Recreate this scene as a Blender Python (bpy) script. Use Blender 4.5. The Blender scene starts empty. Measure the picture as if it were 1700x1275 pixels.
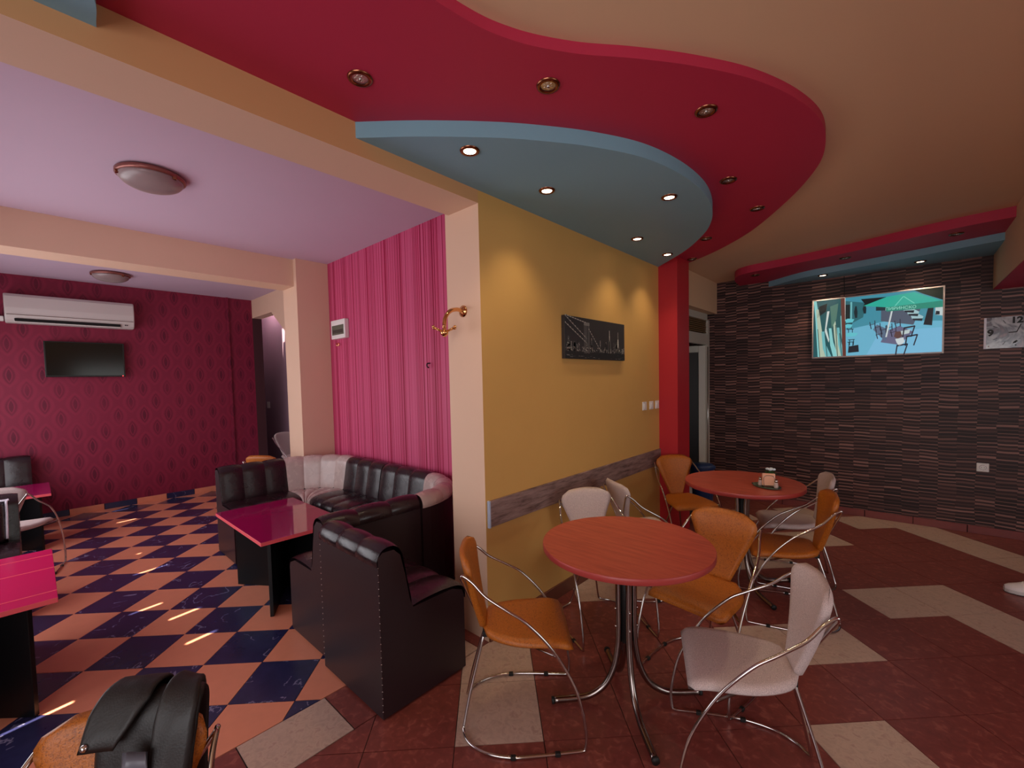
import bpy, math, random
from math import sin, cos, pi, radians, sqrt, atan2
from mathutils import Vector, Matrix

random.seed(7)
scene = bpy.context.scene
COL = scene.collection

# ------------------------------------------------------------------ camera
cam_d = bpy.data.cameras.new('camera')
cam = bpy.data.objects.new('camera', cam_d)
COL.objects.link(cam)
scene.camera = cam
F_PX, W_PX = 720.46, 1700.0
cam_d.sensor_fit = 'HORIZONTAL'
cam_d.sensor_width = 36.0
cam_d.lens = 36.0 * F_PX / W_PX
cam_d.shift_x = (850.0 - 849.07) / W_PX
cam_d.shift_y = (665.05 - 637.5) / W_PX
cam_d.clip_start = 0.02
cam_d.clip_end = 100
YAW, PITCH, ROLL = radians(-42.25), radians(2.57), radians(1.26)
fw = Vector((sin(YAW) * cos(PITCH), cos(YAW) * cos(PITCH), -sin(PITCH)))
rt = Vector((cos(YAW), -sin(YAW), 0))
dn = fw.cross(rt)
r2 = cos(ROLL) * rt + sin(ROLL) * dn
d2 = -sin(ROLL) * rt + cos(ROLL) * dn
M = Matrix(((r2.x, -d2.x, -fw.x, 0), (r2.y, -d2.y, -fw.y, 0), (r2.z, -d2.z, -fw.z, 1.6), (0, 0, 0, 1)))
cam.matrix_world = M

# ------------------------------------------------------------------ world, daylight, exposure
world = bpy.data.worlds.new('world')
scene.world = world
world.use_nodes = True
world.node_tree.nodes['Background'].inputs[0].default_value = (0.75, 0.87, 1.0, 1)
world.node_tree.nodes['Background'].inputs[1].default_value = 1.0
scene.view_settings.view_transform = 'Standard'
scene.view_settings.look = 'None'
scene.view_settings.exposure = 0.0
scene.view_settings.gamma = 1.0
scene.view_settings.use_curve_mapping = False

def area(name, loc, aim, sx, sy, power, col):
    l = bpy.data.lights.new(name, 'AREA')
    l.shape = 'RECTANGLE'
    l.size, l.size_y = sx, sy
    l.energy, l.color = power, col
    o = bpy.data.objects.new(name, l)
    COL.objects.link(o)
    o.location = loc
    o.rotation_euler = (Vector(aim) - Vector(loc)).to_track_quat('-Z', 'Y').to_euler()
    return o
YF = -2.3            # inner face of the shop front (cafe)
YL = -0.95           # inner face of the shop front (lounge)
area('window_daylight', (-5.2, YL + 0.05, 1.35), (-5.2, 3, 1.35), 4.6, 1.7, 70, (0.95, 0.95, 1.0))
area('window_daylight', (0.35, YF + 0.06, 1.35), (0.1, 3, 1.2), 3.4, 1.9, 78, (0.97, 0.97, 1.0))
area('window_daylight', (2.94, 2.2, 1.45), (-1, 2.4, 1.2), 2.6, 1.7, 30, (0.9, 0.97, 0.95))
SUN_EL, SUN_AZ = radians(59.3), radians(11)      # azimuth: leaning from +Y towards -X
sl = bpy.data.lights.new('sun', 'SUN')
sl.energy, sl.angle, sl.color = 30.0, radians(0.5), (1.0, 0.92, 0.72)
sun = bpy.data.objects.new('sun', sl)
COL.objects.link(sun)
SUN_DIR = Vector((-sin(SUN_AZ) * cos(SUN_EL), cos(SUN_AZ) * cos(SUN_EL), -sin(SUN_EL)))
sun.rotation_euler = SUN_DIR.to_track_quat('-Z', 'Y').to_euler()
sun.location = (-5, -6, 6)

# ------------------------------------------------------------------ helpers
def lin(c):
    return tuple(((v / 255) / 12.92 if v / 255 <= 0.04045 else ((v / 255 + 0.055) / 1.055) ** 2.4) for v in c) + (1,)

class NT:
    def __init__(s, name):
        s.m = bpy.data.materials.new(name)
        s.m.use_nodes = True
        s.t = s.m.node_tree
        s.b = s.t.nodes['Principled BSDF']
    def n(s, typ, **kw):
        nd = s.t.nodes.new(typ)
        for k, v in kw.items():
            if k.startswith('i_'):
                key = k[2:]
                nd.inputs[int(key) if key.isdigit() else key].default_value = v
            else:
                setattr(nd, k, v)
        return nd
    def l(s, a, b):
        s.t.links.new(a, b)
    def math(s, op, a, b=None, c=None):
        nd = s.t.nodes.new('ShaderNodeMath')
        nd.operation = op
        for i, v in enumerate((a, b, c)):
            if v is None:
                continue
            if isinstance(v, (int, float)):
                nd.inputs[i].default_value = v
            else:
                s.l(v, nd.inputs[i])
        return nd.outputs[0]
    def mix(s, f, a, b):
        nd = s.t.nodes.new('ShaderNodeMix')
        nd.data_type = 'RGBA'
        for key, v in ((0, f), (6, a), (7, b)):
            if isinstance(v, (int, float, tuple)):
                nd.inputs[key].default_value = v
            else:
                s.l(v, nd.inputs[key])
        return nd.outputs[2]
    def ramp(s, f, stops):
        nd = s.t.nodes.new('ShaderNodeValToRGB')
        e = nd.color_ramp.elements
        while len(e) < len(stops):
            e.new(0.5)
        for q, (p, c) in zip(e, stops):
            q.position, q.color = p, c
        s.l(f, nd.inputs[0])
        return nd.outputs[0]
    def pos(s, kind='Position'):
        if kind == 'Position':
            return s.n('ShaderNodeNewGeometry').outputs['Position']
        return s.n('ShaderNodeTexCoord').outputs[kind]
    def xyz(s, v):
        nd = s.n('ShaderNodeSeparateXYZ')
        s.l(v, nd.inputs[0])
        return nd.outputs
    def noise(s, scale, detail=3, vec=None, rough=0.55):
        nd = s.n('ShaderNodeTexNoise')
        nd.inputs['Scale'].default_value = scale
        nd.inputs['Detail'].default_value = detail
        nd.inputs['Roughness'].default_value = rough
        if vec is not None:
            s.l(vec, nd.inputs['Vector'])
        return nd.outputs[0]
    def bump(s, h, strength=0.2, dist=0.01):
        nd = s.n('ShaderNodeBump')
        nd.inputs['Strength'].default_value = strength
        nd.inputs['Distance'].default_value = dist
        s.l(h, nd.inputs['Height'])
        s.l(nd.outputs[0], s.b.inputs['Normal'])
    def set(s, col=None, rough=None, metal=None, spec=None, coat=None):
        for key, v in (('Base Color', col), ('Roughness', rough), ('Metallic', metal), ('Specular IOR Level', spec), ('Coat Weight', coat)):
            if v is None:
                continue
            if isinstance(v, (int, float, tuple)):
                s.b.inputs[key].default_value = v
            else:
                s.l(v, s.b.inputs[key])

def plain(name, c, rough=0.5, metal=0.0, spec=0.5, var=0.0, vscale=6.0, bump=0.0, bscale=300.0, coat=None):
    t = NT(name)
    L = lin(c)
    if var > 0:
        p = t.pos()
        f = t.noise(vscale, 4, p)
        a = tuple(v * (1 - var) for v in L[:3]) + (1,)
        b = tuple(min(1, v * (1 + var)) for v in L[:3]) + (1,)
        t.set(t.mix(f, a, b), rough, metal, spec, coat)
    else:
        t.set(L, rough, metal, spec, coat)
    if bump > 0:
        t.bump(t.noise(bscale, 2, t.pos()), bump, 0.002)
    return t.m

def emis(name, c, strength):
    t = NT(name)
    t.set((0, 0, 0, 1), 0.5)
    t.b.inputs['Emission Color'].default_value = lin(c)
    t.b.inputs['Emission Strength'].default_value = strength
    return t.m

MAT = {}
MAT['yellow'] = plain('yellow_wall_paint', (208, 160, 90), 0.75, var=0.06, vscale=2.5, bump=0.05, bscale=90)
MAT['cream'] = plain('cream_paint', (226, 188, 162), 0.7, var=0.03, vscale=3, bump=0.05, bscale=90)
MAT['beige'] = plain('beige_ceiling_paint', (226, 188, 152), 0.85, var=0.03, vscale=1.5)
MAT['lilac'] = plain('lilac_ceiling_paint', (206, 180, 200), 0.85, var=0.03, vscale=1.5)
MAT['red'] = plain('crimson_soffit_paint', (190, 42, 76), 0.6, var=0.04, vscale=2)
MAT['redcol'] = plain('red_column_paint', (188, 34, 46), 0.5, var=0.04, vscale=2)
MAT['blue'] = plain('slate_blue_soffit_paint', (130, 174, 192), 0.6, var=0.03, vscale=2)
MAT['corridor'] = plain('mauve_corridor_paint', (150, 118, 134), 0.7, var=0.03)
MAT['white'] = plain('white_plastic', (232, 226, 222), 0.35)
MAT['black'] = plain('black_laminate', (14, 14, 17), 0.35, spec=0.3)
MAT['chrome'] = plain('chrome', (205, 200, 198), 0.12, 1.0)
MAT['steel'] = plain('dark_chrome', (150, 138, 134), 0.2, 1.0)
MAT['rubber'] = plain('black_rubber', (16, 15, 15), 0.6)
MAT['brass'] = plain('polished_brass', (226, 168, 112), 0.14, 1.0)
MAT['bronze'] = plain('bronze_trim_ring', (150, 96, 70), 0.25, 1.0)
MAT['reflector'] = plain('lamp_reflector', (236, 226, 218), 0.4, 1.0)
MAT['facade'] = plain('front_wall_plaster', (190, 176, 160), 0.85)
MAT['grout'] = plain('dark_grout', (52, 38, 36), 0.9)
MAT['piping'] = plain('pale_piping', (226, 220, 232), 0.4)
MAT['pvc'] = plain('white_pvc_frame', (202, 198, 186), 0.35)
MAT['louver'] = plain('brown_louver', (120, 92, 60), 0.5)
MAT['bin'] = plain('navy_bin_plastic', (26, 50, 96), 0.4)
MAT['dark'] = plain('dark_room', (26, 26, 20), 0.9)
MAT['skirt'] = plain('brown_skirting', (104, 58, 44), 0.45, var=0.15, vscale=14)
MAT['skirtred'] = plain('red_tile_skirting', (132, 62, 58), 0.45, var=0.15, vscale=12)
MAT['endcap'] = plain('pale_end_cap', (176, 188, 214), 0.4)

def leather(name, c, rough):
    t = NT(name)
    L = lin(c)
    p = t.pos('Object')
    v = t.n('ShaderNodeTexVoronoi', i_Scale=220.0)
    t.l(p, v.inputs['Vector'])
    big = t.noise(9, 4, p)
    a = tuple(x * 0.8 for x in L[:3]) + (1,)
    b = tuple(x * 1.2 for x in L[:3]) + (1,)
    t.set(t.mix(big, a, b), t.math('MULTIPLY_ADD', big, 0.2, rough - 0.1), spec=0.55)
    h = t.math('ADD', t.math('MULTIPLY', v.outputs['Distance'], 0.12), t.math('MULTIPLY', t.noise(14, 2, p), 0.8))
    t.bump(h, 0.22, 0.012)
    return t.m
MAT['leather'] = leather('dark_brown_leatherette', (36, 21, 26), 0.26)
MAT['leatherflat'] = plain('dark_brown_leatherette_panel', (40, 24, 29), 0.4, spec=0.5, var=0.12, vscale=5, bump=0.12, bscale=260)
MAT['leathergrey'] = leather('silver_grey_leatherette', (190, 168, 162), 0.27)

def fabric_orange():
    t = NT('orange_cracked_leatherette')
    p = t.pos('Object')
    f = t.n('ShaderNodeTexNoise', i_Scale=170.0, i_Detail=3.0, i_Distortion=1.6)
    t.l(p, f.inputs['Vector'])
    c = t.ramp(f.outputs[0], [(0.30, lin((104, 52, 14))), (0.46, lin((178, 98, 28))), (0.75, lin((196, 112, 36)))])
    t.set(c, 0.42, spec=0.5)
    t.bump(f.outputs[0], 0.5, 0.002)
    return t.m
MAT['orange'] = fabric_orange()

def fabric_grey():
    t = NT('grey_woven_fabric')
    p = t.pos('Object')
    f = t.noise(420, 2, p)
    c = t.ramp(f, [(0.3, lin((168, 148, 146))), (0.7, lin((226, 206, 202)))])
    t.set(c, 0.85, spec=0.2)
    t.bump(f, 0.5, 0.0015)
    return t.m
MAT['grey'] = fabric_grey()

def table_wood():
    t = NT('reddish_wood_laminate')
    p = t.pos('Object')
    mp = t.n('ShaderNodeMapping')
    mp.inputs['Scale'].default_value = (3, 26, 6)
    mp.inputs['Rotation'].default_value = (0, 0, 0.5)
    t.l(p, mp.inputs[0])
    f = t.noise(2.0, 6, mp.outputs[0], 0.62)
    c = t.ramp(f, [(0.25, lin((160, 66, 54))), (0.5, lin((184, 84, 68))), (0.75, lin((198, 100, 80)))])
    t.set(c, 0.36, spec=0.4)
    return t.m
MAT['wood'] = table_wood()
MAT['woodedge'] = plain('red_table_edge', (168, 62, 58), 0.4)

def rail_wood():
    t = NT('grey_brown_oak_rail')
    mp = t.n('ShaderNodeMapping')
    mp.inputs['Scale'].default_value = (6, 3, 26)
    t.l(t.pos(), mp.inputs[0])
    f = t.noise(2.2, 6, mp.outputs[0], 0.65)
    t.set(t.ramp(f, [(0.3, lin((78, 56, 54))), (0.5, lin((134, 106, 102))), (0.7, lin((158, 130, 126)))]), 0.5)
    return t.m
MAT['rail'] = rail_wood()

def pink_top():
    t = NT('glossy_magenta_tabletop')
    t.set(lin((152, 14, 80)), 0.05, spec=0.7)
    return t.m
MAT['pink'] = pink_top()
MAT['hotpink'] = plain('hot_pink_laminate', (204, 16, 88), 0.22)
MAT['pinkedge'] = plain('pink_edge_band', (240, 96, 106), 0.3)

def tile_mat(name, base, vein, kind):
    t = NT(name)
    p = t.pos()
    inf = t.n('ShaderNodeObjectInfo').outputs['Random']
    off = t.n('ShaderNodeVectorMath', operation='ADD')
    cmb = t.n('ShaderNodeCombineXYZ')
    for k, m in enumerate((37.0, 91.0, 13.0)):
        t.l(t.math('MULTIPLY', inf, m), cmb.inputs[k])
    t.l(p, off.inputs[0]); t.l(cmb.outputs[0], off.inputs[1])
    q = off.outputs[0]
    L = lin(base)
    if kind == 'marble':
        f = t.n('ShaderNodeTexNoise', i_Scale=3.2, i_Detail=5.0, i_Distortion=0.9)
        t.l(q, f.inputs['Vector'])
        d = t.math('ABSOLUTE', t.math('SUBTRACT', f.outputs[0], 0.5))
        v = t.math('MULTIPLY', t.math('SUBTRACT', 1.0, t.math('MINIMUM', t.math('MULTIPLY', d, 90.0), 1.0)), t.math('GREATER_THAN', t.noise(6, 2, q), 0.52))
        g = t.noise(9, 4, q)
        c0 = t.mix(g, tuple(x * 0.6 for x in L[:3]) + (1,), tuple(x * 1.45 for x in L[:3]) + (1,))
        c = t.mix(t.math('MULTIPLY', v, 0.5), c0, lin(vein))
        t.set(c, 0.22, spec=0.5)
    elif kind == 'plain':
        g = t.noise(14, 4, q)
        c = t.mix(g, tuple(x * 0.92 for x in L[:3]) + (1,), tuple(min(1, x * 1.08) for x in L[:3]) + (1,))
        t.set(t.mix(t.math('MULTIPLY', inf, 0.15), c, lin(vein)), 0.3, spec=0.45)
    else:
        f = t.n('ShaderNodeTexNoise', i_Scale=26.0, i_Detail=6.0, i_Distortion=0.8)
        t.l(q, f.inputs['Vector'])
        c = t.ramp(f.outputs[0], [(0.3, tuple(x * 0.8 for x in L[:3]) + (1,)), (0.55, L), (0.68, lin(vein))])
        t.set(c, 0.34, spec=0.45)
        t.bump(f.outputs[0], 0.06, 0.004)
    return t.m
MAT['tileblue'] = tile_mat('navy_marbled_tile', (42, 42, 78), (176, 170, 206), 'marble')
MAT['tilesalmon'] = tile_mat('salmon_tile', (224, 142, 112), (206, 116, 92), 'plain')
MAT['tilebrown'] = tile_mat('red_brown_mottled_tile', (128, 62, 56), (152, 84, 74), 'mottle')
MAT['tilecream'] = tile_mat('cream_mottled_tile', (196, 166, 150), (176, 144, 130), 'mottle')

def wall_motif():
    t = NT('crimson_wallpaper_with_eye_motif')
    x, y, z = t.xyz(t.pos())
    PY, PZ = 0.272, 0.375
    def motif(oy, oz):
        fy = t.math('SUBTRACT', t.math('FRACT', t.math('DIVIDE', t.math('SUBTRACT', y, oy), PY)), 0.5)
        fz = t.math('SUBTRACT', t.math('FRACT', t.math('DIVIDE', t.math('SUBTRACT', z, oz), PZ)), 0.5)
        ay = t.math('MULTIPLY', t.math('ABSOLUTE', fy), PY)
        az = t.math('MULTIPLY', t.math('ABSOLUTE', fz), PZ)
        # pointed oval: |y|/a + (|z|/b)^2
        return t.math('ADD', t.math('DIVIDE', ay, 0.060), t.math('POWER', t.math('DIVIDE', az, 0.125), 2.0))
    d = t.math('MINIMUM', motif(1.313 - PY / 2, 1.613 - PZ / 2), motif(1.313, 1.613))
    B0 = lin((136, 32, 62))
    c = t.ramp(t.math('MULTIPLY', d, 0.5), [(0.0, lin((82, 10, 38))), (0.15, lin((86, 12, 40))), (0.18, B0), (0.24, B0), (0.27, lin((104, 18, 48))), (0.38, lin((106, 19, 48))), (0.44, B0), (0.62, lin((142, 34, 64))), (0.8, lin((128, 28, 58)))])
    g = t.noise(3, 3, t.pos())
    c2 = t.mix(t.math('MULTIPLY', t.math('POWER', g, 2.0), 1.6), c, lin((134, 31, 61)))
    t.set(c2, 0.55, spec=0.35)
    return t.m
MAT['motif'] = wall_motif()

def wall_stripes():
    t = NT('magenta_striped_wallpaper')
    x, y, z = t.xyz(t.pos())
    def cells(w, seed):
        k = t.math('FLOOR', t.math('DIVIDE', x, w))
        wn = t.n('ShaderNodeTexWhiteNoise', noise_dimensions='1D')
        t.l(t.math('ADD', k, seed), wn.inputs['W'])
        return wn.outputs['Value']
    a, b = cells(0.0085, 3.3), cells(0.019, 9.7)
    f = t.math('ADD', t.math('MULTIPLY', a, 0.65), t.math('MULTIPLY', b, 0.35))
    c = t.ramp(f, [(0.22, lin((150, 12, 60))), (0.36, lin((178, 30, 78))), (0.45, lin((206, 88, 128))), (0.75, lin((196, 72, 112)))])
    t.set(c, 0.5, spec=0.35)
    t.bump(f, 0.08, 0.002)
    return t.m
MAT['stripes'] = wall_stripes()

def wall_slate():
    t = NT('dark_slate_strip_wallpaper')
    x, y, z = t.xyz(t.pos())
    CW = 0.135
    wob = t.noise(2.0, 2, t.pos())
    k = t.math('FLOOR', t.math('DIVIDE', t.math('ADD', x, t.math('MULTIPLY', t.noise(9, 1, t.pos()), 0.03)), CW))
    wn = t.n('ShaderNodeTexWhiteNoise', noise_dimensions='1D')
    t.l(k, wn.inputs['W'])
    sh = wn.outputs['Value']
    zz = t.math('ADD', t.math('DIVIDE', t.math('ADD', z, t.math('MULTIPLY', wob, 0.05)), 0.036), t.math('MULTIPLY', t.math('SUBTRACT', sh, 0.5), 0.6))
    row = t.math('FLOOR', zz)
    fr = t.math('FRACT', zz)
    cmb = t.n('ShaderNodeCombineXYZ')
    t.l(k, cmb.inputs[0]); t.l(row, cmb.inputs[1])
    w2 = t.n('ShaderNodeTexWhiteNoise', noise_dimensions='2D')
    t.l(cmb.outputs[0], w2.inputs['Vector'])
    w3 = t.n('ShaderNodeTexWhiteNoise', noise_dimensions='2D')
    sc = t.n('ShaderNodeVectorMath', operation='ADD')
    sc.inputs[1].default_value = (51.3, 17.7, 0)
    t.l(cmb.outputs[0], sc.inputs[0]); t.l(sc.outputs[0], w3.inputs['Vector'])
    band = t.math('MULTIPLY', t.math('GREATER_THAN', fr, 0.28), t.math('LESS_THAN', fr, t.math('MULTIPLY_ADD', w3.outputs['Value'], 0.35, 0.52)))
    c_l = t.ramp(w2.outputs['Value'], [(0.0, lin((78, 50, 47))), (0.5, lin((114, 77, 70))), (1.0, lin((154, 110, 100)))])
    c_d = t.ramp(w3.outputs['Value'], [(0.0, lin((36, 22, 22))), (1.0, lin((60, 38, 38)))])
    t.set(t.mix(band, c_d, c_l), 0.5, spec=0.35)
    t.bump(band, 0.35, 0.006)
    return t.m
MAT['slate'] = wall_slate()

# ---- mesh building
class MB:
    def __init__(s):
        s.v, s.f, s.mi, s.sm = [], [], [], []
    def add(s, vs, fs, mi=0, smooth=False):
        b = len(s.v)
        s.v += [tuple(p) for p in vs]
        for f in fs:
            s.f.append(tuple(i + b for i in f)); s.mi.append(mi); s.sm.append(smooth)
        return s
    def box(s, x0, y0, z0, x1, y1, z1, mi=0):
        vs = [(x0, y0, z0), (x1, y0, z0), (x1, y1, z0), (x0, y1, z0), (x0, y0, z1), (x1, y0, z1), (x1, y1, z1), (x0, y1, z1)]
        return s.add(vs, [(0, 3, 2, 1), (4, 5, 6, 7), (0, 1, 5, 4), (1, 2, 6, 5), (2, 3, 7, 6), (3, 0, 4, 7)], mi)
    def prism(s, poly, z0, z1, mi=0, smooth=False):
        n = len(poly)
        vs = [(p[0], p[1], z0) for p in poly] + [(p[0], p[1], z1) for p in poly]
        s.add(vs, [tuple(range(n - 1, -1, -1)), tuple(range(n, 2 * n))], mi)
        b = len(s.v) - 2 * n
        for i in range(n):
            j = (i + 1) % n
            s.f.append((b + i, b + j, b + n + j, b + n + i)); s.mi.append(mi); s.sm.append(smooth)
        return s
    def lathe(s, prof, n=24, c=(0, 0, 0), axis='z', mi=0, cap=True):
        vs = []
        for (r, z) in prof:
            for k in range(n):
                a = 2 * pi * k / n
                p = (r * cos(a), r * sin(a), z)
                if axis == 'x': p = (z, r * cos(a), r * sin(a))
                if axis == 'y': p = (r * cos(a), z, -r * sin(a))
                vs.append((p[0] + c[0], p[1] + c[1], p[2] + c[2]))
        fs = []
        m = len(prof)
        for i in range(m - 1):
            for k in range(n):
                fs.append((i * n + k, i * n + (k + 1) % n, (i + 1) * n + (k + 1) % n, (i + 1) * n + k))
        s.add(vs, fs, mi, True)
        if cap:
            b = len(s.v) - m * n
            s.f.append(tuple(b + k for k in range(n - 1, -1, -1))); s.mi.append(mi); s.sm.append(False)
            s.f.append(tuple(b + (m - 1) * n + k for k in range(n))); s.mi.append(mi); s.sm.append(False)
        return s
    def tube(s, pts, r, n=8, closed=False, mi=0):
        P = [Vector(p) for p in pts]
        m = len(P)
        T = []
        for i in range(m):
            a = P[(i - 1) % m] if (closed or i > 0) else P[i]
            b = P[(i + 1) % m] if (closed or i < m - 1) else P[i]
            T.append((b - a).normalized())
        nrm = T[0].orthogonal().normalized()
        vs = []
        for i in range(m):
            nrm = (nrm - T[i] * nrm.dot(T[i])).normalized()
            bi = T[i].cross(nrm)
            rr = r[i] if isinstance(r, (list, tuple)) else r
            for k in range(n):
                a = 2 * pi * k / n
                vs.append(P[i] + (nrm * cos(a) + bi * sin(a)) * rr)
        fs = []
        for i in range(m if closed else m - 1):
            j = (i + 1) % m
            for k in range(n):
                fs.append((i * n + k, i * n + (k + 1) % n, j * n + (k + 1) % n, j * n + k))
        if not closed:
            fs.append(tuple(range(n - 1, -1, -1)))
            fs.append(tuple((m - 1) * n + k for k in range(n)))
        return s.add(vs, fs, mi, True)
    def sphere(s, c, r, n=10, mi=0, sc=(1, 1, 1)):
        prof = [(max(1e-4, r * sin(pi * i / n)), -r * cos(pi * i / n)) for i in range(n + 1)]
        b = len(s.v)
        s.lathe(prof, n * 2, (0, 0, 0), 'z', mi, False)
        for i in range(b, len(s.v)):
            p = s.v[i]
            s.v[i] = (p[0] * sc[0] + c[0], p[1] * sc[1] + c[1], p[2] * sc[2] + c[2])
        return s
    def build(s, name, mats, parent=None, bevel=0.0, seg=2, shade=None):
        me = bpy.data.meshes.new(name)
        me.from_pydata(s.v, [], s.f)
        if not isinstance(mats, (list, tuple)): mats = [mats]
        for m in mats: me.materials.append(MAT[m] if isinstance(m, str) else m)
        me.polygons.foreach_set('material_index', s.mi)
        me.polygons.foreach_set('use_smooth', s.sm if shade is None else [shade] * len(s.f))
        me.update()
        o = bpy.data.objects.new(name, me)
        COL.objects.link(o)
        if parent is not None: o.parent = parent
        if bevel > 0:
            bv = o.modifiers.new('bevel', 'BEVEL')
            bv.width, bv.segments, bv.limit_method = bevel, seg, 'ANGLE'
            bv.angle_limit = radians(40)
        return o

def tag(o, label=None, cat=None, group=None, kind=None):
    if label: o['label'] = label
    if cat: o['category'] = cat
    if group: o['group'] = group
    if kind: o['kind'] = kind
    return o
def empty(name, loc=(0, 0, 0), rz=0.0):
    o = bpy.data.objects.new(name, None)
    o.empty_display_size = 0.1
    COL.objects.link(o)
    o.location = loc
    o.rotation_euler = (0, 0, rz)
    return o
def struct(o, label=None, cat=None):
    return tag(o, label, cat, None, 'structure')
def copy_tree(o, parent=None):
    c = o.copy()
    COL.objects.link(c)
    c.parent = parent
    for ch in o.children:
        copy_tree(ch, c)
    return c
def catmull(pts, sub=6, closed=False):
    P = [Vector(p) for p in pts]
    n = len(P)
    out = []
    for i in range(n if closed else n - 1):
        p0 = P[(i - 1) % n] if (closed or i > 0) else P[0] * 2 - P[1]
        p1, p2 = P[i], P[(i + 1) % n]
        p3 = P[(i + 2) % n] if (closed or i < n - 2) else P[-1] * 2 - P[-2]
        for k in range(sub):
            t = k / sub
            out.append(0.5 * ((2 * p1) + (p2 - p0) * t + (2 * p0 - 5 * p1 + 4 * p2 - p3) * t * t + (3 * p1 - p0 - 3 * p2 + p3) * t ** 3))
    if not closed: out.append(P[-1])
    return out
def text_obj(name, s, size, mat, parent, loc, rot, extrude=0.0008, bold=0.0):
    c = bpy.data.curves.new(name, 'FONT')
    c.body, c.size, c.extrude, c.offset = s, size, extrude, bold
    c.align_x, c.align_y = 'CENTER', 'CENTER'
    t = bpy.data.objects.new('tmp', c)
    COL.objects.link(t)
    dg = bpy.context.evaluated_depsgraph_get()
    me = bpy.data.meshes.new_from_object(t.evaluated_get(dg))
    bpy.data.objects.remove(t)
    me.materials.clear(); me.materials.append(mat)
    o = bpy.data.objects.new(name, me)
    COL.objects.link(o)
    o.parent = parent
    o.location, o.rotation_euler = loc, rot
    return o

# ------------------------------------------------------------------ room shell
XY, XL = -1.875, -7.94          # yellow wall, left (wallpaper) wall
YB, YS, YE = 6.18, 2.38, 2.47   # slate wall, striped wall, end wall of the lounge
ZR, ZRED, ZBLU = 2.84, 2.797, 2.725
ZRED2, ZBLU2 = 2.76, 2.695       # soffits over the slate wall
ZL = 3.01
XR = 3.0

# --- floors
def clip_poly(poly, x0, y0, x1, y1):
    def cut(P, ins, inter):
        out = []
        for i in range(len(P)):
            a, b = P[i], P[(i + 1) % len(P)]
            if ins(a):
                out.append(a)
                if not ins(b): out.append(inter(a, b))
            elif ins(b): out.append(inter(a, b))
        return out
    def ix(xv): return lambda a, b: (xv, a[1] + (b[1] - a[1]) * (xv - a[0]) / (b[0] - a[0]))
    def iy(yv): return lambda a, b: (a[0] + (b[0] - a[0]) * (yv - a[1]) / (b[1] - a[1]), yv)
    for ins, inter in ((lambda p: p[0] >= x0, ix(x0)), (lambda p: p[0] <= x1, ix(x1)), (lambda p: p[1] >= y0, iy(y0)), (lambda p: p[1] <= y1, iy(y1))):
        if not poly: return []
        poly = cut(poly, ins, inter)
    return poly
def parea(P):
    return 0.5 * abs(sum(P[i][0] * P[(i + 1) % len(P)][1] - P[(i + 1) % len(P)][0] * P[i][1] for i in range(len(P))))
S2 = sqrt(0.5)
def uv2xy(u, v): return ((u - v) * S2, (u + v) * S2)
YT = -1.0           # tiles are single pieces up to here, one joined part beyond
def tile_floor(name, label, rects, u0, v0, du, dv, colour, gap):
    root = MB()
    for (x0, y0, x1, y1) in rects: root.box(x0, y0, -0.06, x1, y1, -0.004)
    fl = root.build(name, 'grout')
    struct(fl, label, 'floor')
    cache = {}
    rest = {}
    for i in range(-40, 41):
        for j in range(-40, 41):
            ua, ub, va, vb = u0 + du * i, u0 + du * (i + 1), v0 + dv * j, v0 + dv * (j + 1)
            g = gap / 2
            q = [uv2xy(ua + g, va + g), uv2xy(ub - g, va + g), uv2xy(ub - g, vb - g), uv2xy(ua + g, vb - g)]
            for (x0, y0, x1, y1) in rects:
                P = clip_poly(q, x0, max(y0, YT), x1, y1)
                if len(P) >= 3 and parea(P) > 0.0012:
                    cx, cy = uv2xy((ua + ub) / 2, (va + vb) / 2)
                    mt = colour(i, j)
                    full = len(P) == 4 and abs(parea(P) - (du - gap) * (dv - gap)) < 1e-4
                    if full and mt in cache:
                        o = bpy.data.objects.new('tile', cache[mt]); COL.objects.link(o)
                    else:
                        o = MB().prism([(p[0] - cx, p[1] - cy) for p in P], -0.012, 0.0).build('tile', mt)
                        if full: cache[mt] = o.data
                    o.parent = fl
                    o.location = (cx, cy, 0)
                if y0 < YT:
                    P = clip_poly(q, x0, y0, x1, YT)
                    if len(P) >= 3 and parea(P) > 0.0012:
                        rest.setdefault(colour(i, j), MB()).prism(P, -0.012, 0.0)
    mats = list(rest)
    mb = MB()
    for k, m in enumerate(mats):
        mb.add(rest[m].v, rest[m].f, k)
    if mats:
        tag(mb.build('tile_field', mats, fl), kind='stuff')
    return fl
tile_floor('floor', 'diagonal checkerboard floor of navy and salmon tiles in the lounge', [(XL, YL, -2.187, YE)], -1.031, 2.190, 0.332, 0.3345,
           lambda i, j: 'tileblue' if (i + 1 + j) % 2 == 0 else 'tilesalmon', 0.004)
CREAM = {(-1, 0), (-1, 1), (3, -1), (3, 1), (4, 1), (1, 3), (2, 3), (6, 2), (7, 2), (7, 1), (7, 0), (4, 4), (5, 4), (6, 5), (7, 5), (9, 6), (10, 6), (10, 5), (10, 4), (10, 3), (10, 2), (6, 7), (8, 7), (0, -2), (4, -2), (12, 3), (11, 0)}
tile_floor('floor', 'red brown tiled floor with scattered cream tiles in the cafe', [(-1.872, YF, XR, YB), (-2.6, 4.6, -1.872, YB)], 0.2, 1.849, 0.395, 0.3955,
           lambda i, j: 'tilecream' if (i, j) in CREAM else 'tilebrown', 0.004)
st = MB().box(-2.187, YF, -0.06, -1.872, 1.9, -0.004).build('floor', 'grout')
struct(st, 'strip of long border tiles between the two floors', 'floor')
y = 0.53 - 0.40 * 7
k = 0
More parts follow.
